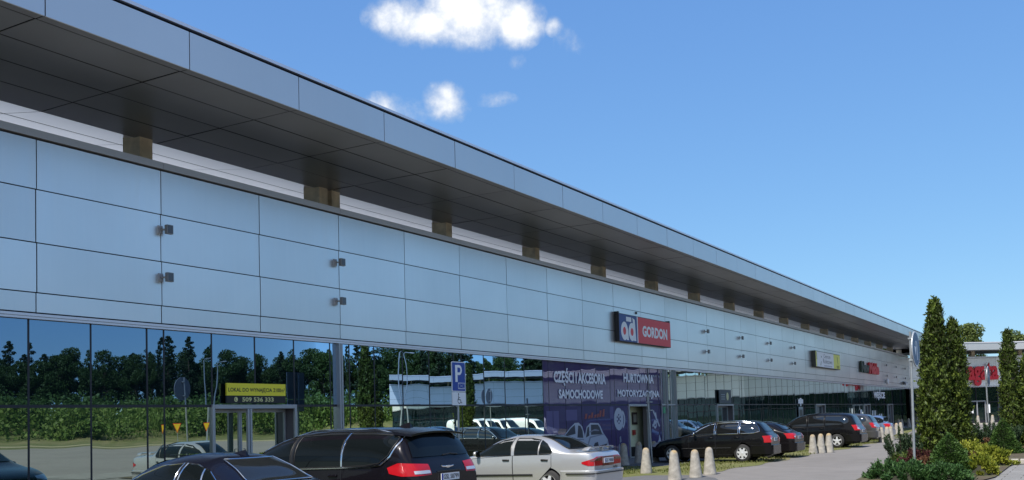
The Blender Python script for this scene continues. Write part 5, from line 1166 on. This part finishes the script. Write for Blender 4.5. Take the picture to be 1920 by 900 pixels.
def cone_shrub(name, label, x, y, H, Rm, mt, n=9000, seed=1, size=(.04, .09)):
    global rng; rng = np.random.default_rng(seed); r = thing(name, label, 'shrub', (x, y, 0))
    b = MB(); b.tube([(0, 0, -.03), (0, 0, H*.8)], [.05, .01], 6); b.build('stem', bark, r, 40)
    h = 1-np.sqrt(rng.random(n)); th = rng.random(n)*6.283; rad = Rm*(1-h)**.8*(.72+.33*rng.random(n))*(1+.09*np.sin(th*4+h*11)+.05*np.sin(th*9+h*31))
    pos = np.stack([np.cos(th)*rad, np.sin(th)*rad, h*H+.02*rng.normal(size=n)], 1); o_ = np.stack([np.cos(th), np.sin(th), np.full(n, .55)], 1)
    quads_obj('foliage', leaves(pos, o_+rng.normal(0, .4, (n, 3)), unit(n), rng.uniform(*size, n), .45), mt, r)
    c = MB(); c.lathe([(Rm*.72, .0), (Rm*.6, H*.25), (Rm*.4, H*.55), (.03, H*.9)], 12); c.build('dark_core', mat('shrub_inner', (.014, .018, .008), .9), r, 60); return r  # the core is a solid dark filling behind the needles
cone_shrub('dwarf_spruce', 'bright green conical dwarf spruce at the foot of the tall thujas', -3.35, 28.9, 1.12, .72, LM['spruce'], 14000, 11)
cone_shrub('dwarf_spruce', 'conical dwarf spruce in front of the farther thuja pair', -2.95, 42.0, 1.36, .66, LM['spruce'], 11000, 12)
def shoots(name, label, x, y, mt, ns, H, Rm, per=160, seed=1, nl=.07, thick=.06, cat='shrub'):
    """bushy plant of upright needle candles"""
    global rng; rng = np.random.default_rng(seed); r = thing(name, label, cat, (x, y, 0)); A = []; st = MB()
    for i in range(ns):
        a = rng.random()*6.283; q = Rm*math.sqrt(rng.random()); hh = H*(.45+.55*rng.random())*(1-.35*(q/Rm)); tilt = .35*q/Rm; base = np.array([math.cos(a)*q*.45, math.sin(a)*q*.45, .02]); tip = np.array([math.cos(a)*q+math.cos(a)*tilt*.2, math.sin(a)*q+math.sin(a)*tilt*.2, hh])
        st.tube([tuple(base), tuple((base+tip)/2+np.array([0, 0, .05])), tuple(tip)], [.018, .012, .006], 5)
        t = rng.random(per)**.7; p = base+(tip-base)*t[:, None]; d = unit(per)+np.array([0, 0, .9]); A.append(leaves(p+unit(per)*thick*rng.random(per)[:, None]*(1.25-t[:, None]*.6), d, unit(per), rng.uniform(nl*.7, nl*1.4, per), .22))
    st.build('stem', bark, r, 40); quads_obj('foliage', np.concatenate(A), mt, r); return r
shoots('mugo_pine', 'dark mugo pine with tall upright shoots between the near pole and the road', -5.55, 35.6, LM['pine'], 34, 1.35, .62, 260, 21, .10, .085)
shoots('mugo_pine', 'dark mugo pine with one tall shoot left of the farther pole', -3.95, 45.5, LM['pine'], 30, 1.75, .68, 260, 22, .11, .10)
shoots('mugo_pine', 'low dark mugo pine right of the farther pole', -3.2, 46.3, LM['pine'], 30, 1.45, .72, 240, 23, .11, .10)
def mound(name, label, x, y, mt, Rx, Ry, H, n=9000, seed=1, size=(.05, .11), up=.5, asp=.45, spray=60):
    """low spreading shrub made of outward sprays"""
    global rng; rng = np.random.default_rng(seed); r = thing(name, label, 'shrub', (x, y, 0)); A = []; st = MB()
    for i in range(spray):
        a = rng.random()*6.283; q = math.sqrt(rng.random()); tip = np.array([math.cos(a)*q*Rx, math.sin(a)*q*Ry, H*(1-q**2.4)*(.75+.4*rng.random())+.05]); base = tip*np.array([.35, .35, .25]); m_ = n//spray
        st.tube([tuple(base), tuple(tip)], [.012, .004], 4)
        t = rng.random(m_)**.6; p = base+(tip-base)*t[:, None]+unit(m_)*.10*rng.random(m_)[:, None]; d = (tip-base)/np.linalg.norm(tip-base)+np.array([0, 0, up])+rng.normal(0, .5, (m_, 3)); A.append(leaves(p, d, unit(m_)*.6+np.array([0, 0, .8]), rng.uniform(*size, m_), asp))
    st.build('stem', bark, r, 40); quads_obj('foliage', np.concatenate(A), mt, r)
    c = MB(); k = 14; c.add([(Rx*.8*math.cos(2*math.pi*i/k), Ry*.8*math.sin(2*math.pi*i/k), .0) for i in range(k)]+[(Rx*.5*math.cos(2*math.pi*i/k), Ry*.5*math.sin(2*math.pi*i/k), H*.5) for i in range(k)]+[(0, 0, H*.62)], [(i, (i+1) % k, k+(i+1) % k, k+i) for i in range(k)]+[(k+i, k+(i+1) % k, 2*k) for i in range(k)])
    c.build('dark_core', mat('mound_inner', (.02, .02, .01), .9), r, 60); return r  # solid dark filling under the sprays
mound('creeping_juniper', 'bright green creeping juniper spreading at the foot of the near pole', -3.95, 26.4, LM['juniper'], .72, .7, .42, 12000, 31, (.05, .12), .5, .35, 90)
mound('creeping_juniper', 'bright green creeping juniper right of the near pole at the lower edge', -3.2, 26.6, LM['juniper'], .65, .6, .38, 10000, 32, (.05, .12), .5, .35, 80)
mound('creeping_juniper', 'bright green creeping juniper left of the near pole beside the road', -4.65, 27.3, LM['juniper'], .65, .7, .42, 9000, 41, (.05, .12), .5, .35, 70)
mound('barberry_shrub', 'dark red barberry behind the near pole', -4.25, 29.6, LM['barb'], .72, .6, .60, 8000, 33, (.04, .08), .4, .6, 60)
mound('barberry_shrub', 'brownish barberry mixed with green beside the dwarf spruce', -3.75, 29.0, LM['rust'], .6, .5, .52, 6000, 34, (.04, .08), .4, .6, 50)
mound('barberry_shrub', 'rusty red barberry in front of the farther thujas', -3.2, 43.0, LM['rust'], .95, .5, .62, 7000, 35, (.05, .09), .4, .6, 50)
mound('barberry_shrub', 'dark barberry low between the golden junipers', -2.75, 29.8, LM['barb'], .45, .5, .5, 5000, 36, (.04, .08), .4, .6, 40)
mound('golden_juniper', 'yellow-green juniper by the concrete edging stones', -2.75, 33.6, LM['gold'], .80, .55, .55, 10000, 37, (.06, .13), .5, .4, 60)
mound('golden_juniper', 'large yellow-green juniper right of the tall thujas', -3.25, 34.0, LM['gold'], .6, .6, .72, 10000, 38, (.06, .13), .5, .4, 60)
mound('golden_juniper', 'low yellow-green juniper near the lower right paving', -2.60, 28.9, LM['gold'], .42, .6, .5, 7000, 39, (.05, .12), .5, .4, 50)
mound('green_juniper', 'olive green juniper behind the near barberry', -4.7, 30.4, LM['thuja'], .6, .5, .5, 7000, 40, (.05, .1), .5, .4, 50)
sheet('flower_bed', [(-5.3, 26.2), (-4.3, 25.0), (-2.6, 25.2), (-2.2, 28.0), (-2.2, 33.9), (-1.0, 34.6), (-1.0, 52), (-5.0, 52), (-6.0, 36)], .02, ground_mat('bed_soil', ((.06, .045, .03), (.10, .08, .05), (.07, .09, .03)), (1.5, 8), bump=(30, .8)))
sheet('footpath', [(-2.15, 24), (2.5, 24), (2.5, 34.1), (-2.15, 34.1)], .006, M['slab'])
for i, (x0, x1, lab) in enumerate(((-2.62, -2.02, 'left concrete edging stone by the golden juniper'), (-1.98, -1.36, 'right concrete edging stone by the golden juniper'))):
    b = MB(); b.box(x0, x1, 34.3, 34.52, -.02, .16); tag(b.build('edging_stone', M['kerb'], bevel=.015), lab, 'kerb stone')
# tufts of grass in the worn turf
rng = np.random.default_rng(50); n = 26000
X = rng.uniform(-15.0, -10.3, n); Y = 18+56*rng.random(n)**1.25
keep = (np.sin(X*2.1+Y*.8)+np.sin(Y*1.3-X)+rng.normal(0, .8, n) > -.2) & ~((X < -13.2) & (Y > 33) & (Y < 41.5)) & ~((X > -12.4) & (Y < 28.8))
Pp = np.stack([X, Y, np.full(n, .03)], 1)[keep]; n = len(Pp)
tag(quads_obj('grass', leaves(Pp, rng.normal(0, .45, (n, 3))+np.array([0, 0, 1]), unit(n)*np.array([1, 1, .1]), rng.uniform(.05, .13, n), .3), leaf_mat('grass_blade', ((.06, .08, .018), (.11, .13, .03), (.19, .18, .07)), .25, .8)), kind='stuff')

# ------------------------------------------------------------------ trees
LM['decid'] = leaf_mat('broad_leaf', ((.020, .042, .010), (.042, .078, .016), (.08, .12, .03)), .3, .35); LM['birch'] = leaf_mat('pale_leaf', ((.07, .10, .025), (.12, .16, .04), (.18, .22, .07)), .35, .4); LM['pinetree'] = leaf_mat('pine_needle', ((.010, .024, .010), (.024, .046, .016), (.045, .07, .026)), .2, .4)
def crown_blobs(blobs, per, size, squash=.8):
    A = []
    for (c, rr) in blobs:
        k = int(per*rr**1.6); u = unit(k)*(rr*(.45+.55*rng.random(k)**.5))[:, None]*np.array([1, 1, squash])
        A.append(leaves(np.array(c)+u, unit(k)+np.array([0, 0, -.2]), unit(k), rng.uniform(size*.6, size*1.4, k), .6))
    return np.concatenate(A)
def make_tree(kind, seed):
    global rng; rng = np.random.default_rng(seed); random.seed(seed)
    r = empty({'pine': 'pine_tree'}.get(kind, 'broadleaf_tree')); st = MB(); blobs = []
    if kind == 'pine':
        H = 13; st.tube([(0, 0, -.3), (.1, .1, H*.5), (.0, .2, H*.98)], [.22, .15, .03], 7)
        for i in range(30):
            h = .38+.62*(i/29); a = i*2.4+rng.normal(0, .3); L_ = 2.3*(1.04-h)**.75*rng.uniform(.6, 1.25)+.15; z = h*H; e = (math.cos(a)*L_, math.sin(a)*L_, z+.25*L_); st.tube([(0, .1, z), e], [.05, .02], 4)
            for q in (.55, 1.0): blobs.append(((e[0]*q, e[1]*q, z+.25*L_*q), .32+.34*L_*.6))
        V = crown_blobs(blobs, 170, .30, .55)
    else:
        H = 11 if kind == 'decid' else 13; st.tube([(0, 0, -.3), (.15, 0, H*.3), (.1, .2, H*.62)], [.26, .2, .08], 7)
        for i in range(20):
            a = i*2.4+rng.normal(0, .4); h = .30+.66*rng.random(); L_ = (2.9 if kind == 'decid' else 2.0)*math.sin(min(1, (1.08-h)*1.7)*math.pi/2)*rng.uniform(.55, 1.1); e = (math.cos(a)*L_, math.sin(a)*L_, h*H); st.tube([(.1, .1, h*H*.72), e], [.08, .02], 4); blobs.append((e, rng.uniform(.8, 1.45)))
        blobs.append(((0, 0, H*.9), 1.2)); blobs.append(((.3, .2, H*.68), 1.5)); V = crown_blobs(blobs, 260 if kind == 'decid' else 200, .30)
    st.build('trunk', bark, r, 40); quads_obj('crown', V, {'pine': LM['pinetree'], 'decid': LM['decid'], 'birch': LM['birch']}[kind], r); return r
protos = [make_tree('pine', 1), make_tree('decid', 2), make_tree('pine', 3), make_tree('decid', 4), make_tree('birch', 5), make_tree('birch', 6)]
used = set(); LAB = {'pine': 'dark pine in the forest edge beyond the car park, mirrored in the glazing', 'decid': 'broad dark leafy tree in the forest edge beyond the car park', 'birch': 'pale green leafy tree rising behind the curved wing roof'}
def plant(i, x, y, s, z=0, kind='decid', grp='forest trees beyond the car park'):
    o = protos[i] if i not in used else copy_tree(protos[i]); used.add(i); o.location = (x, y, z); o.rotation_euler = (0, 0, random.uniform(0, 6.28)); o.scale = (s*random.uniform(.9, 1.12),)*2+(s,); tag(o, LAB[kind], 'tree', grp)
random.seed(77)
FLv = [Vector((*p, 0)) for p in FL]
def along(t):
    Ls = [(b-a).length for a, b in zip(FLv[:-1], FLv[1:])]; d = t*sum(Ls)
    for a, b, l in zip(FLv[:-1], FLv[1:], Ls):
        if d <= l: return a+(b-a)*(d/l), (b-a).normalized()
        d -= l
    return FLv[-1], (FLv[-1]-FLv[-2]).normalized()
nT = 150
for k_ in range(nT):
    t = .10+.80*(k_+random.uniform(-.3, .3))/nT; p, u = along(max(0, min(1, t))); n_ = Vector((u.y, -u.x, 0)); d = random.choice((0, 5, 11)) + random.uniform(0, 5); p = p+n_*d
    if p.y > 168 and p.x < 40: continue
    i = random.choice((0, 1, 2, 3, 1, 3)); plant(i, p.x, p.y, random.uniform(.92, 1.32), 2.4, 'pine' if i in (0, 2) else 'decid')
for x, y, s in ((-22, 166, .95), (-15, 158, 1.06), (-9, 168, 1.0), (-3, 160, .98), (3, 166, 1.05), (9, 170, .9), (15, 172, 1.0), (-28, 170, 1.0), (24, 175, 1.0), (33, 174, 1.1)): plant(random.choice((4, 5)), x, y, s, .0, 'birch', 'pale trees behind the curved wing')
# dense bushes on the bank in front of the trees
rng = np.random.default_rng(90); A = []
for k_ in range(800):
    p, u = along(.06+.84*rng.random()); n_ = Vector((u.y, -u.x, 0)); p = p+n_*float(rng.uniform(-25, 14)); rr = rng.uniform(1.2, 3.6)
    if (p-Vector((26, 128, 0))).length < 42: continue   # keep clear of the curved wing
    kx = 260
    A.append(leaves(np.array([p.x, p.y, .9+rng.uniform(0, 4.8)])+unit(kx)*rr*rng.random(kx)[:, None]**.5*np.array([1.5, 1.5, .9]), unit(kx), unit(kx), rng.uniform(.3, .85, kx), .7))
tag(quads_obj('undergrowth', np.concatenate(A), leaf_mat('bush_leaf', ((.05, .09, .02), (.095, .16, .035), (.16, .22, .06)), .35, .15)), kind='stuff')
for o in list(bpy.data.objects):
    if o.type == 'MESH' and o.name.split('.')[0] == 't': bpy.data.objects.remove(o)
